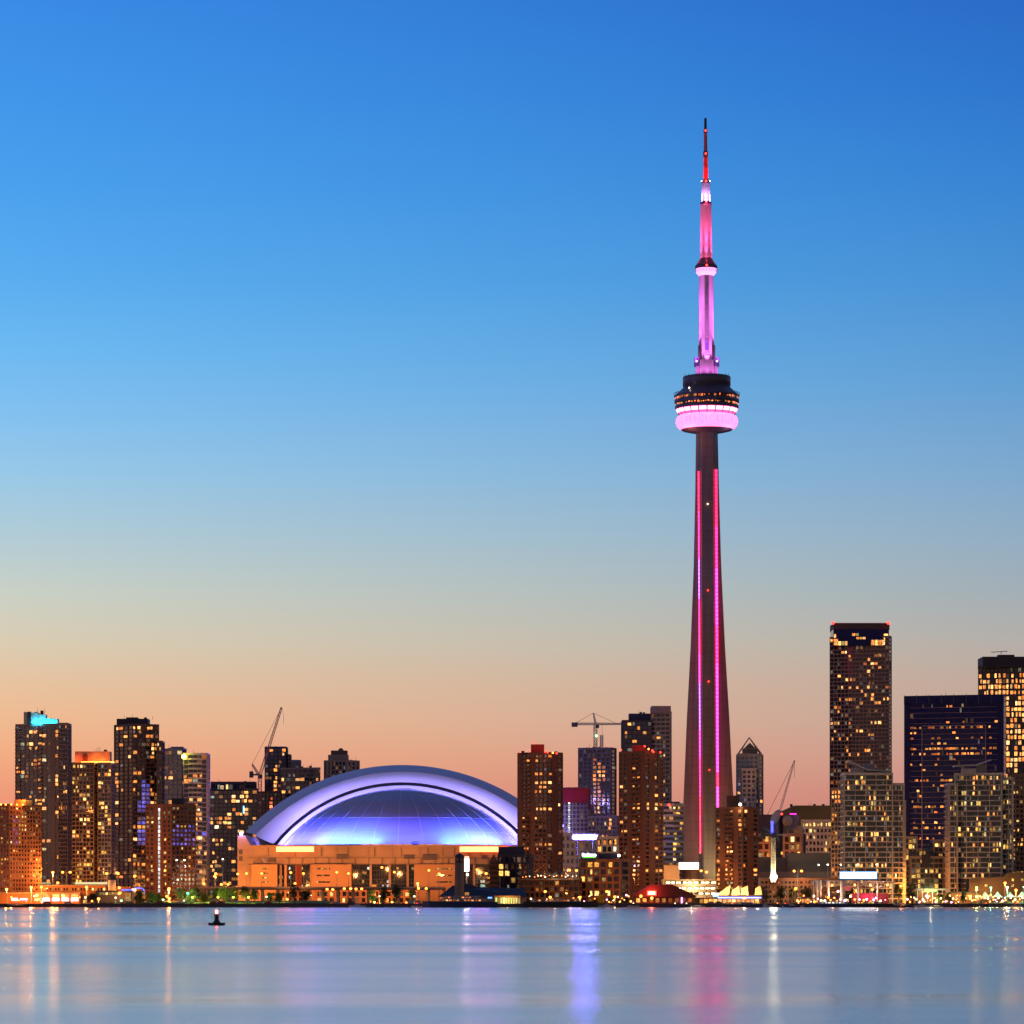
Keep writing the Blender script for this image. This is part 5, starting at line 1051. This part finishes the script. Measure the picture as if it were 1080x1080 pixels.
# channel buoy in the water
Yb = F*5/(976-HY); sb = s_(Yb)
r = boat_root('channel_buoy', 'black channel buoy with glowing red lantern floating in the open water', 'buoy', 228.5, Yb)
BM = mat('buoy paint', (.02,.02,.022), .5)
b = MB(); b.lathe([(8/sb,-.3),(8.6/sb,.05),(9.2/sb,.42),(9.0/sb,.5)], 28); b.build('float', BM, r)
b = MB(); b.lathe([(4.2/sb,.48),(3.4/sb,3.4/sb+.2),(2.3/sb,4.6/sb+.2),(2.0/sb,9/sb),(1.6/sb,12.2/sb)], 16); b.build('tower', BM, r)
b = MB(); zc = 12.2/sb
for k in range(6):
    a = math.pi*k/3; a2 = math.pi*(k+1)/3; R_ = 5.2/sb
    b.tube((R_*math.cos(a),R_*math.sin(a),zc),(R_*math.cos(a2),R_*math.sin(a2),zc),.045,n=5); b.tube((0,0,zc),(R_*math.cos(a),R_*math.sin(a),zc),.04,n=5)
    b.tube((R_*math.cos(a),R_*math.sin(a),zc),(R_*.97*math.cos(a),R_*.97*math.sin(a),zc-2.8/sb),.04,n=5); b.tube((R_*.97*math.cos(a),R_*.97*math.sin(a),zc-2.8/sb),(R_*.62*math.cos(a),R_*.62*math.sin(a),zc-6.2/sb),.04,n=5)
b.build('cage', BM, r)
b = MB(); b.lathe([(.9/sb,zc),(1.25/sb,zc+.4/sb),(1.3/sb,zc+3/sb),(.8/sb,zc+4/sb)], 14); b.build('lantern', glow('red lantern', (1,.10,.06), 30), r, True)
beam('lantern_light', r, (0,0,zc+5/sb), 25, (1,.05,.05), .1)
r = boat_root('channel_buoy', 'small dark buoy near the shore below the round domed tank', 'buoy', 97, 1850)
b = MB(); b.lathe([(1.3,-.3),(1.4,.5),(.7,.7),(.4,3.2)], 14); b.build('float', BM, r); b = MB(); b.ball((0,0,3.6), .45); b.build('lantern', SODH, r)

# ------------------------------------------------------------------ festival canopy, marquees, garden on the right
r = root_at('festival_canopy', 'wide white lattice stage canopy on slender columns, pink-lit inside', 'canopy', 900, 2040); q = r.location
b = MB()
xs = [857+k*4.15 for k in range(22)]
def zc_(x): return PZ(928.6+ (x-857)/88*1.2, 2040)-q.z
for yy in (0,16):
    for i in range(21):
        a, c = xs[i], xs[i+1]; A0=(PX(a,2040)-q.x,yy,zc_(a)); A1=(PX(c,2040)-q.x,yy,zc_(c)); dp=2.2+1.2*abs(math.sin(i*.5))
        B0=(A0[0],yy,A0[2]-dp); B1=(A1[0],yy,A1[2]-dp); b.tube(A0,A1,.2,n=4); b.tube(B0,B1,.16,n=4); b.tube(A0,B1,.12,n=4); b.tube(B0,A1,.12,n=4)
for i in range(22): x = PX(xs[i],2040)-q.x; b.tube((x,0,zc_(xs[i])),(x,16,zc_(xs[i])),.12,n=4)
b.build('truss', CONCW, r)
b = MB(); b.add([(PX(857,2040)-q.x,.3,zc_(857)+.25),(PX(944,2040)-q.x,.3,zc_(944)+.25),(PX(944,2040)-q.x,16,zc_(944)+.25),(PX(857,2040)-q.x,16,zc_(857)+.25)], [(0,1,2,3)]); b.build('roof_sheet', mat('canopy cloth', (.6,.5,.45), .7), r)
for x,w_ in ((858,.5),(887.3,.85),(904.8,.6),(925,.35),(941.5,.35)): b = MB(); c = PX(x,2040)-q.x; b.tube((c,-.5,0),(c,-.5,zc_(x)),w_,w_*.8,8); b.build('column', WHITEP, r)
for x in (861,864.5,873): b = MB(); c = PX(x,2038)-q.x; b.tube((c,-2,zc_(x)),(c+.6,-2,zc_(x)-9.5),1.15,.25,8); b.build('fabric_funnel', WHITEP, r)
rbox(r, 'stage', mat('red stage', (.5,.08,.12)), 899, 937, 942, 956, 2048, 6); rbox(r, 'banner', mat('pink banner', (.7,.2,.2)), 890, 897.5, 934.5, 939.5, 2037, .3)
for x,y,mm in ((877.5,933.6,SODH),(901.5,933.4,SODH),(918,933.4,SODH),(936,933.4,SODH),(884,940,PNKH),(897,945.3,WHTH),(891,950,PNKH),(870,950,WHTH),(859,951,SODH),(866,949.8,WHTH),(911,949.5,SODH),(921.5,949,PNKH),(928,951,WHTH),(914,948.5,PNKH),(873.5,946.5,SODH),(841,950,SODH),(845,949.5,SODH),(854.5,951.2,WHTH)):
    b = MB(); b.ball(P3(x,y,2035,q), .62); b.build('stage_light', mm, r)
beam('stage_wash', r, P3(915,947,2044,q), 1300, (1,.15,.35), .5); beam('stage_wash', r, P3(878,944,2036,q), 3500, (1,.6,.3), .5); beam('stage_wash', r, P3(925,938,2034,q), 3500, (1,.5,.3), .5)
r = root_at('billboard', 'blazing white horizontal screen with cyan rim above the festival canopy', 'billboard', 905, 2034); q = r.location
rbox(r, 'screen', glow('white blue screen', (.8,.9,1), 14), 887, 924, 920.2, 926, 2034, .5); rbox(r, 'rim', glow('cyan rim', (.15,.45,1), 2.5), 885.8, 925, 919.4, 926.9, 2034.6, .5); rbox(r, 'frame', DARK, 885.4, 925.4, 919, 928.4, 2035.2, .7)
for x in (890, 920): rbox(r, 'post', STEEL, x-.4, x+.4, 928, 957, 2035.4, .5)
for i,(x,w_,t_) in enumerate(((1039,9,940),(1052,10,940.5),(1065.5,9.5,941),(1078,9.5,940.5))):
    r = root_at('marquee', ['white peaked marquee, leftmost of four on the right shore','white peaked marquee second from the left on the right shore','white peaked marquee third from the left on the right shore','white peaked marquee cut by the right picture edge'][i], 'marquee', x, 2022, 'white marquees on the east quay'); q = r.location
    W = w_*.62/s_(2022); z = PZ(946.3,2022)-q.z; zp_ = PZ(t_,2022)-q.z
    b = MB(); b.lathe([(W*1.38,z),(W*.6,z+(zp_-z)*.42),(.1,zp_)], 4, cap=False); b.build('roof', WHITEP, r)
    for sx in (-1,1):
        for sy in (-1,1): b = MB(); b.tube((sx*W*.95,sy*W*.95,0),(sx*W*.95,sy*W*.95,z),.09,n=5); b.build('post', STEEL, r)
    b = MB(); b.ball((0,-W*.5,z-.5), .35); b.build('lamp', WHTH, r); beam('marquee_glow', r, (0,0,z-1.2), 700, (1,.6,.3), .3)
    rbox(r, 'counter', random.choice((BRICK,REDP,CONC)), x-w_*.35, x+w_*.35, 951, 957, 2021, 1)
r = root_at('garden_kiosk', 'long low kiosk with a glowing lime green sign on its roof edge', 'kiosk', 980, 2030); q = r.location
rbox(r, 'roof', CONCW, 967, 1000, 937.2, 939, 2028, 9); rbox(r, 'sign', glow('lime sign', (.35,1,.08), 2.6), 975, 987.5, 938.3, 940.6, 2027.6, .25); rbox(r, 'wall', ORBR, 968, 999, 942, 957, 2034, 2)
for k in range(7): rbox(r, 'post', WHITEP, 967.6+k*5.2, 968.2+k*5.2, 939, 957, 2028.5, .5)
beam('kiosk_glow', r, P3(982,943,2024,q), 4500, (1,.75,.4), .4)
r = root_at('restaurant_building', 'low flat-roofed restaurant with bright windows between the lime sign and the marquees', 'restaurant', 1017, 2034); q = r.location
rbox(r, 'wall', ORBR, 1003, 1033, 942, 957, 2035, 9); rbox(r, 'roof', CONCD, 1002, 1034, 940.6, 942, 2033.5, 12)
for k in range(8): rbox(r, 'window', HOT if k%3 else YELL, 1004.3+k*3.6, 1006.9+k*3.6, 944, 949, 2034.8, .15)
beam('front_light', r, P3(1018,943,2028,q), 2500, (1,.55,.2), .4)
r = root_at('ticket_kiosk', 'small lit kiosk left of the canopy funnels', 'kiosk', 850, 2020); q = r.location
rbox(r, 'wall', CONCW, 845, 855, 947, 957, 2021, 4); rbox(r, 'roof', STEEL, 843.5, 856.5, 946, 947, 2019.5, 7)
for k in range(3): rbox(r, 'window', HOT, 846+k*3, 848.3+k*3, 948.3, 952, 2020.8, .15)
random.seed(31)
for i in range(64):
    x = random.uniform(957,1078); y = random.uniform(943.5,953.5)
    if i >= 44: x = random.choice((random.uniform(842,940), random.uniform(640,665), random.uniform(690,800)))
    # festoon lamps on short posts
    pass
def where(px):
    lm = [(0,'the orange hotel'),(60,'the arcade shopfronts'),(118,'the round domed tank'),(145,'the blue arched sign'),(180,'the brown stairwell block'),(222,'the wide dark slab'),(262,'the stadium corner'),(311,'the left amber stadium sign'),(350,'the slit-windowed stadium block'),(400,'the stadium glazing'),(455,'the moored navy yacht'),(485,'the harbour tower'),(510,'the right amber stadium sign'),(538,'the yellow-green pavilion'),(580,'the gabled terrace'),(630,'the hotel with the roof sign'),(660,'the foot of the brown tower'),(690,'the red-signed pavilion'),(730,'the blazing parking deck'),(778,'the glowing sails'),(816,'the floodlit crane'),(845,'the grey blank hall'),(872,'the canopy funnels'),(905,'the blazing white screen'),(935,'the canopy right end'),(960,'the dark double-deck boat'),(985,'the lime green sign'),(1015,'the second gridded condo'),(1045,'the left marquees'),(1075,'the right picture edge')]
    return min(lm, key=lambda t: abs(t[0]-px))[1]
used = {}
def uniq(base, px):
    w = where(px); k = (base, w); n = used.get(k, 0); used[k] = n+1
    return base, w, n
ORD = ['leading up to','on the quay side of','level with','nearest to','beside','close by','a little way off','standing off','in the row by','behind','in front of','next along by','further along from','just past','just short of']
def fest_lamp(px, y, Y, m, cname, rad=.38):
    base, w, n = uniq('low '+cname+' quay lamp', px); r = root_at('quay_lamp', f'{base} {ORD[n%len(ORD)]} {w}', 'lamp', px, Y, 'small quay lamps'); q = r.location
    z = PZ(y,Y)-q.z; b = MB(); b.tube((0,0,0),(0,0,z),.08,.06,5); b.build('post', DARK, r); b = MB(); b.ball((0,-.1,z+rad*.6), rad); b.build('globe', m, r)
for i in range(120):
    if i < 66: x = 957+ (i+.5)*1.85 + random.uniform(-1,1)
    elif i < 84: x = 842+(i-66)*5.4+random.uniform(-2,2)
    elif i < 96: x = 640+(i-84)*2.3
    elif i < 106: x = 12+(i-96)*8
    else: x = 560+(i-106)*5.6
    y = random.uniform(944.5,952.5); m, cn = random.choice(((WHTH,'white'),(WHTH,'white'),(SODH,'orange'),(SODH,'orange'),(glow('amber globe',(1,.4,.08),7) if 'amber globe' not in bpy.data.materials else bpy.data.materials['amber globe'],'amber'),(PNKH,'pink')))
    fest_lamp(x, y, random.uniform(2006,2034), m, cn, random.uniform(.22,.55))
# ------------------------------------------------------------------ street lamps
def street_lamp(px, y, Y, m, cname, power=0, color=SOD, heads=1, rad=.8, arm=2.2):
    base, w, n = uniq(('double-headed ' if heads == 2 else '')+'tall '+cname+' street lamp', px)
    r = root_at('street_lamp', f'{base} {ORD[n%len(ORD)]} {w}', 'street lamp', px, Y, cname+' street lamps'); q = r.location
    z = PZ(y,Y)-q.z
    b = MB(); b.tube((0,0,0),(0,0,z),.24,.12,8); b.build('pole', STEEL, r)
    for sx in ((-1,1) if heads == 2 else (1,)):
        e = sx*arm if heads == 2 else 0
        if heads == 2:
            b = MB(); b.tube((0,0,z-.5),(e,0,z+.3),.09,.07,6); b.build('arm', STEEL, r)
        b = MB(); b.lathe([(.35,z+.55),(.6,z+.2),(.55,z+.12)], 10, e, 0); h = b.build('lamp_head', DARK, r)
        b = MB(); b.ball((e,-.1,z-.15), rad, 10, 6, .8); b.build('bulb', m, r)
    if round(px) in (1030,1072,1071,1045,1062,950,178,104,648,580,56,440,904,924,7,33,91,612,1060,448,352): beam('lamp_light', r, (0,-1,z-1.3), power*(2.6 if px > 1055 or px < 60 else 1.2), color, .6)
    elif power: beam('lamp_light', r, (0,1.0,z-.6), power*(.75 if cname == 'added orange fill' else .85), color, .5, (0,20,z-5 if cname == 'added orange fill' else z-9), 165, .5)
for px,y,Y,p in ((7,937.5,2070,4000),(33,935.5,2060,5000),(43.6,935.4,2064,4000),(55.7,919.8,2110,9000),(61,930.8,2090,4000),(91.2,935.2,2062,4000),(104,947.6,2030,2500),(112.5,921,2100,8000),(124.5,921,2098,8000),(125.8,936,2056,2500),(126.5,941.5,2034,2500),(142.3,923.6,2085,9000),(178.3,936.9,2080,4000),(176,945,2040,3000),(178.5,947.3,2036,3000),(215,931.7,2120,6000),(226.5,924,2120,6000),(227.5,921.2,2122,7000),(233.5,932.5,2110,5000),
    (240.5,932.5,2330,6000),(250.8,921.5,2330,16000),(260,921,2332,16000),(276,921,2330,18000),(306.7,920,2330,20000),(320,921,2330,20000),(355.2,919.7,2330,22000),(367.5,921,2330,22000),(402.8,914.6,2330,14000),(416,919.6,2330,20000),(452.4,917.8,2330,22000),(463,921.2,2330,18000),(440.5,931.5,2240,6000),(311.2,931.5,2310,5000),(345,937.5,2200,5000),(351,937.9,2190,4000),(381.5,937.2,2180,5000),(375.5,937.3,2180,3000),(441.4,936.6,2160,4000),(449.5,936.8,2158,5000),(303,948,2040,0),
    (503.2,917,2300,16000),(512.7,921,2140,7000),(580.3,946,2012,2500),(611.7,946,2012,2500),(600.5,917.5,2120,5000),(608,917.8,2122,5000),(648.5,945.6,2014,1500),(596,921.5,2110,3000),(739.5,918.2,2120,6000),(745.2,919.5,2100,6000),(785,947,2010,0),(839.2,936.8,2060,5000),(950,934,2050,900),(1071.5,938.5,2040,4000),(1060,931,2070,3000)):
    street_lamp(px, y, Y, SODH, 'orange', p, (1,.36,.09) if 2200 < Y < 2340 else SOD)
for px,y,Y,p in ((804,938,2296,30000),(834,938,2276,30000),(575,940,2044,9000),(640,940,2052,9000),(60,938,2210,90000),(100,938,2190,90000),(140,938,2270,90000),(178,938,2060,14000),(205,938,2330,90000),(248,940,2340,60000),(290,930,2500,90000),(560,938,2120,30000),(635,932,2380,60000),(688,938,2095,26000),(708,938,2210,60000),(777,938,2065,18000),(838,938,2130,30000),(870,938,2380,80000),(920,938,2060,7000),(965,938,2100,50000),(1030,938,2070,26000),(948,925,2480,160000),(1000,925,2480,160000),(905,925,2560,180000)):
    street_lamp(px, y, Y, SODH, 'added orange fill', p)  # lamps added between the building rows to warm the facades behind
street_lamp(841.5,918.4,2150,SODH,'orange',9000,heads=2); street_lamp(366.5,937.0,2130,SODH,'orange',4000,heads=2,arm=1.9); street_lamp(70,919.7,2110,SODH,'orange',9000,heads=2)
for px,y,Y,h in ((190.5,906.8,2050,2),(235,905.8,2060,1),(863.5,911.8,2080,1),(873,911.6,2084,1),(886.8,911.6,2086,1),(904.5,911.5,2088,1),(924.5,911.4,2090,1),(327.8,943.8,2100,1),(493,918,2140,1),(577.6,921.4,2110,1),(281,945.5,2020,1),(400.5,945,2016,1),(437,945,2016,1),(90,946.2,2018,1),(122,946.4,2018,1)):
    street_lamp(px, y, Y, WHTH, 'white', 900 if y > 915 else 120, (1,.9,.7), h, .5)
for px,y,mm,cn,pw,c in ((198,941.8,CYNH,'cyan-green',2500,(.1,1,.7)),(1045,935.8,GRNH,'green',3000,(.2,1,.35)),(1062.5,935.5,glow('mint lamp',(.45,1,.5),9),'mint',3000,(.5,1,.5)),(1030,935.6,LIMH,'yellow',3500,(.9,1,.2)),(1080,935.2,bpy.data.materials['mint lamp'],'mint',3000,(.5,1,.5)),(395,951.3,LIMH,'lime',5000,(.7,1,.15)),(413.5,951,glow('yellow lamp',(1,.75,.08),8),'yellow',4000,(1,.85,.15)),(428.5,951.5,SODH,'low orange',2500,SOD),(194,949.5,WHTH,'low white',500,(1,.9,.8)),(215.5,947,bpy.data.materials['yellow lamp'],'yellow tree',9000,(1,.8,.08)),(294,947.5,bpy.data.materials['yellow lamp'],'yellow tree',5000,(1,.7,.08)),(246,946,bpy.data.materials['yellow lamp'],'added yellow fill',5000,(.8,1,.1)),(262,946,bpy.data.materials['yellow lamp'],'added yellow fill',4000,(1,.9,.1)),(230,946,bpy.data.materials['yellow lamp'],'added yellow fill',4000,(.9,1,.1)),(203,946,bpy.data.materials['yellow lamp'],'added yellow fill',4000,(1,1,.1)),(172,948.5,GRNH,'green lawn',1500,(.4,1,.3)),(988,949,LIMH,'lime',900,(.6,1,.2)),(128,949.5,GRNH,'green',1200,(.1,1,.35))):
    street_lamp(px, y, 2012 if 'tree' not in cn else 2019, mm, cn, pw, c, 1, .6 if pw > 1000 else .35)  # the yellow lamps over the lawn are added to brighten the grass

# ------------------------------------------------------------------ trees
def tree(px, base, top, wpx, Y, leaf, label, n=1300):
    r = root_at('tree', label, 'tree', px, Y, 'waterfront trees'); q = r.location; s = s_(Y); H = PZ(top,Y)-q.z; R_ = wpx/s/2
    b = MB(); b.tube((0,0,0),(.15,0,H*.45),.32,.2,7)
    for k in range(5):
        a = random.uniform(0,6.28); b.tube((.1,0,H*.3+k*.3),(R_*.55*math.cos(a),R_*.55*math.sin(a),H*(.55+.07*k)),.13,.05,5)
    b.build('trunk', BARK, r)
    b = MB(); cl = []
    for _ in range(13):
        a = random.uniform(0,6.28); rr = random.uniform(.1,.75)*R_; cl.append((rr*math.cos(a), rr*math.sin(a), H*random.uniform(.32,.84), R_*random.uniform(.28,.5)))
    cl.append((0,0,H*.82,R_*.35))
    for _ in range(n):
        c = random.choice(cl); d = Vector((random.gauss(0,1),random.gauss(0,1),random.gauss(0,1))).normalized()*c[3]*random.uniform(.55,1.12)
        p = Vector(c[:3])+d; p.z = max(p.z, .5)
        u = Vector((random.gauss(0,1),random.gauss(0,1),random.gauss(0,1))).normalized(); v = u.orthogonal().normalized(); w = u.cross(v); k = random.uniform(.18,.42)
        b.add([p-v*k, p+w*k*.6, p+v*k, p-w*k*.6], [(0,1,2,3)])
    b.build('crown', leaf, r)
TL = [(97,957,942,14,2016,LEAFD,'dark tree in front of the arcade shopfronts'),(147,956,939,14,2030,LEAFD,'dark tree just right of the blue arched sign'),(160,957,940,15,2024,LEAFG,'round green tree left of the brown stairwell block'),(168,956,942,10,2040,LEAFD,'dark tree behind the round green tree'),
 (191,956,937,18,2034,LEAFG,'green tree under the white double lamp'),(201,957,937.5,15,2022,LEAFG,'green tree behind the cyan-green lamp'),(207,956,934.5,14,2046,LEAFD,'dark tall tree behind the yellow-lit tree'),(215.5,957,941,13,2014,LEAFY,'bright yellow-lit tree in the park'),(227,956,936,13,2042,LEAFD,'dark tree right of the yellow-lit tree'),(236,956,933.5,15,2028,LEAFG,'large green tree near the single white lamp'),
 (247,956,936,12,2036,LEAFG,'green tree left of the stadium corner'),(259,957,934,16,2018,LEAFD,'large dark tree at the stadium corner'),(268,957,937,12,2026,LEAFD,'dark tree right of the stadium corner tree'),(284,956,941,11,2030,LEAFD,'small dark tree left of the yellow trunk light'),(294.5,957,941.5,11,2016,LEAFY,'small yellow-lit tree below the left amber sign'),
 (311,957,932,19,2014,LEAFD,'broad black tree in front of the podium'),(322,957,939,12,2020,LEAFD,'dark low tree right of the broad black tree'),(392,956,938,12,2030,LEAFG,'green-lit tree left of the lime lamp'),(404,957,933,14,2012,LEAFD,'dark spiky tree between lime and yellow lamps'),(418,957,931.5,15,2014,LEAFD,'tallest dark tree left of the navy yacht'),(434,957,938,10,2024,LEAFD,'small dark tree by the white sheds'),
 (635,957,943.5,11,2020,LEAFY,'small yellow-green tree left of the hotel corner'),(649,957,944,9,2024,LEAFD,'small dark tree before the hotel'),(713,950,934,20,2060,LEAFD,'dark tree behind the red-signed pavilion'),(806,956,934,14,2060,LEAFD,'dark tree between the sails and the crane'),(823,956,932,16,2070,LEAFD,'dark tree just right of the crane base'),(836,956,935,14,2064,LEAFD,'dark tree under the orange double lamp'),(851,956,936,14,2060,LEAFD,'dark tree left of the canopy funnels'),
 (897,955,936,14,2058,LEAFD,'dark tree behind the festival stage'),(948,955,930,16,2050,LEAFD,'large tree at the right end of the canopy'),(962,955,931,16,2052,LEAFD,'large tree left of the lime green sign'),(1000,957,941,8,2014,LEAFG,'small green tree beside the lime lamp'),(1016,957,939.5,9,2012,LEAFD,'dark slim tree left of the marquees'),(992,957,942,9,2016,LEAFY,'yellow-green shrub tree in the string-lit garden')]
random.seed(5)
for a in TL: tree(*a)
# park benches, shed, low hedge strip
r = root_at('shed', 'small white shed under the lamps left of the navy yacht', 'shed', 433, 2010); q = r.location
rbox(r, 'wall', WHITEP, 430, 436.5, 949.5, 956, 2010, 3); rbox(r, 'roof', CONC, 429.5, 437, 948.9, 949.6, 2009.5, 4)
r = root_at('shed', 'white lit shed nearest the bow of the navy yacht', 'shed', 441, 2012); q = r.location
rbox(r, 'wall', WHITEP, 438.5, 443.5, 950.5, 956, 2012, 3); rbox(r, 'roof', CONC, 438, 444, 949.9, 950.6, 2011.5, 4)
random.seed(77)
b = MB()
for _ in range(5200):
    px = random.choice((random.uniform(100,350), random.uniform(560,1080), random.uniform(100,1080))); Y = random.uniform(2002.5,2009); z = GZ + abs(random.gauss(0,.55)); x = PX(px,Y)
    if 178 < px < 350 and z > GZ+.3: continue
    k = random.uniform(.12,.4)
    a = random.uniform(0,3.14); b.add([(x-k*math.cos(a),Y-k*math.sin(a),z),(x,Y-.1,z-.1),(x+k*math.cos(a),Y+k*math.sin(a),z+.1),(x,Y+.1,z+k)], [(0,1,2,3)])
hd = b.build('shoreline_shrubs', LEAFD); hd['kind'] = 'stuff'; hd['label'] = 'low dark shrubs and clutter along the quay edge'
def parked_car(px, Y, m, label):
    r = root_at('parked_car', label, 'car', px, Y, 'cars parked by the shore')
    b = MB(); b.slab([(-2.2,.35),(2.2,.35),(2.25,.85),(1.5,.98),(.8,1.45),(-.9,1.47),(-1.6,1.0),(-2.25,.9)], -.85, .85); b.build('body', m, r)
    b = MB(); b.slab([(1.25,1.0),(.72,1.4),(-.82,1.42),(-1.35,1.02)], -.87, .87); b.build('window', GLASS, r)
    for x in (-1.4,1.4):
        for y in (-.78,.78): b = MB(); b.tube((x,y-.1,.34),(x,y+.1,.34),.34,n=12); b.build('wheel', DARK, r)
for px,m,lb in ((189,WHITEP,'white car parked under the white double lamp'),(168,REDP,'red car parked left of the brown stairwell block foot'),(225,REDP,'red car parked right of the yellow-lit tree'),(233,REDP,'dark red car parked below the large green tree'),(283,REDP,'red car parked near the yellow trunk light'),(72,WHITEP,'white car parked before the arcade shopfronts'),(50,DARK,'dark car parked before the arcade left end'),(355,WHITEP,'white car parked before the podium building'),(370,DARK,'dark car parked right of the white car at the podium'),(750,WHITEP,'white car parked below the parking deck'),(758,DARK,'dark car parked left of the sails')):
    parked_car(px, 2011.5, m, lb)
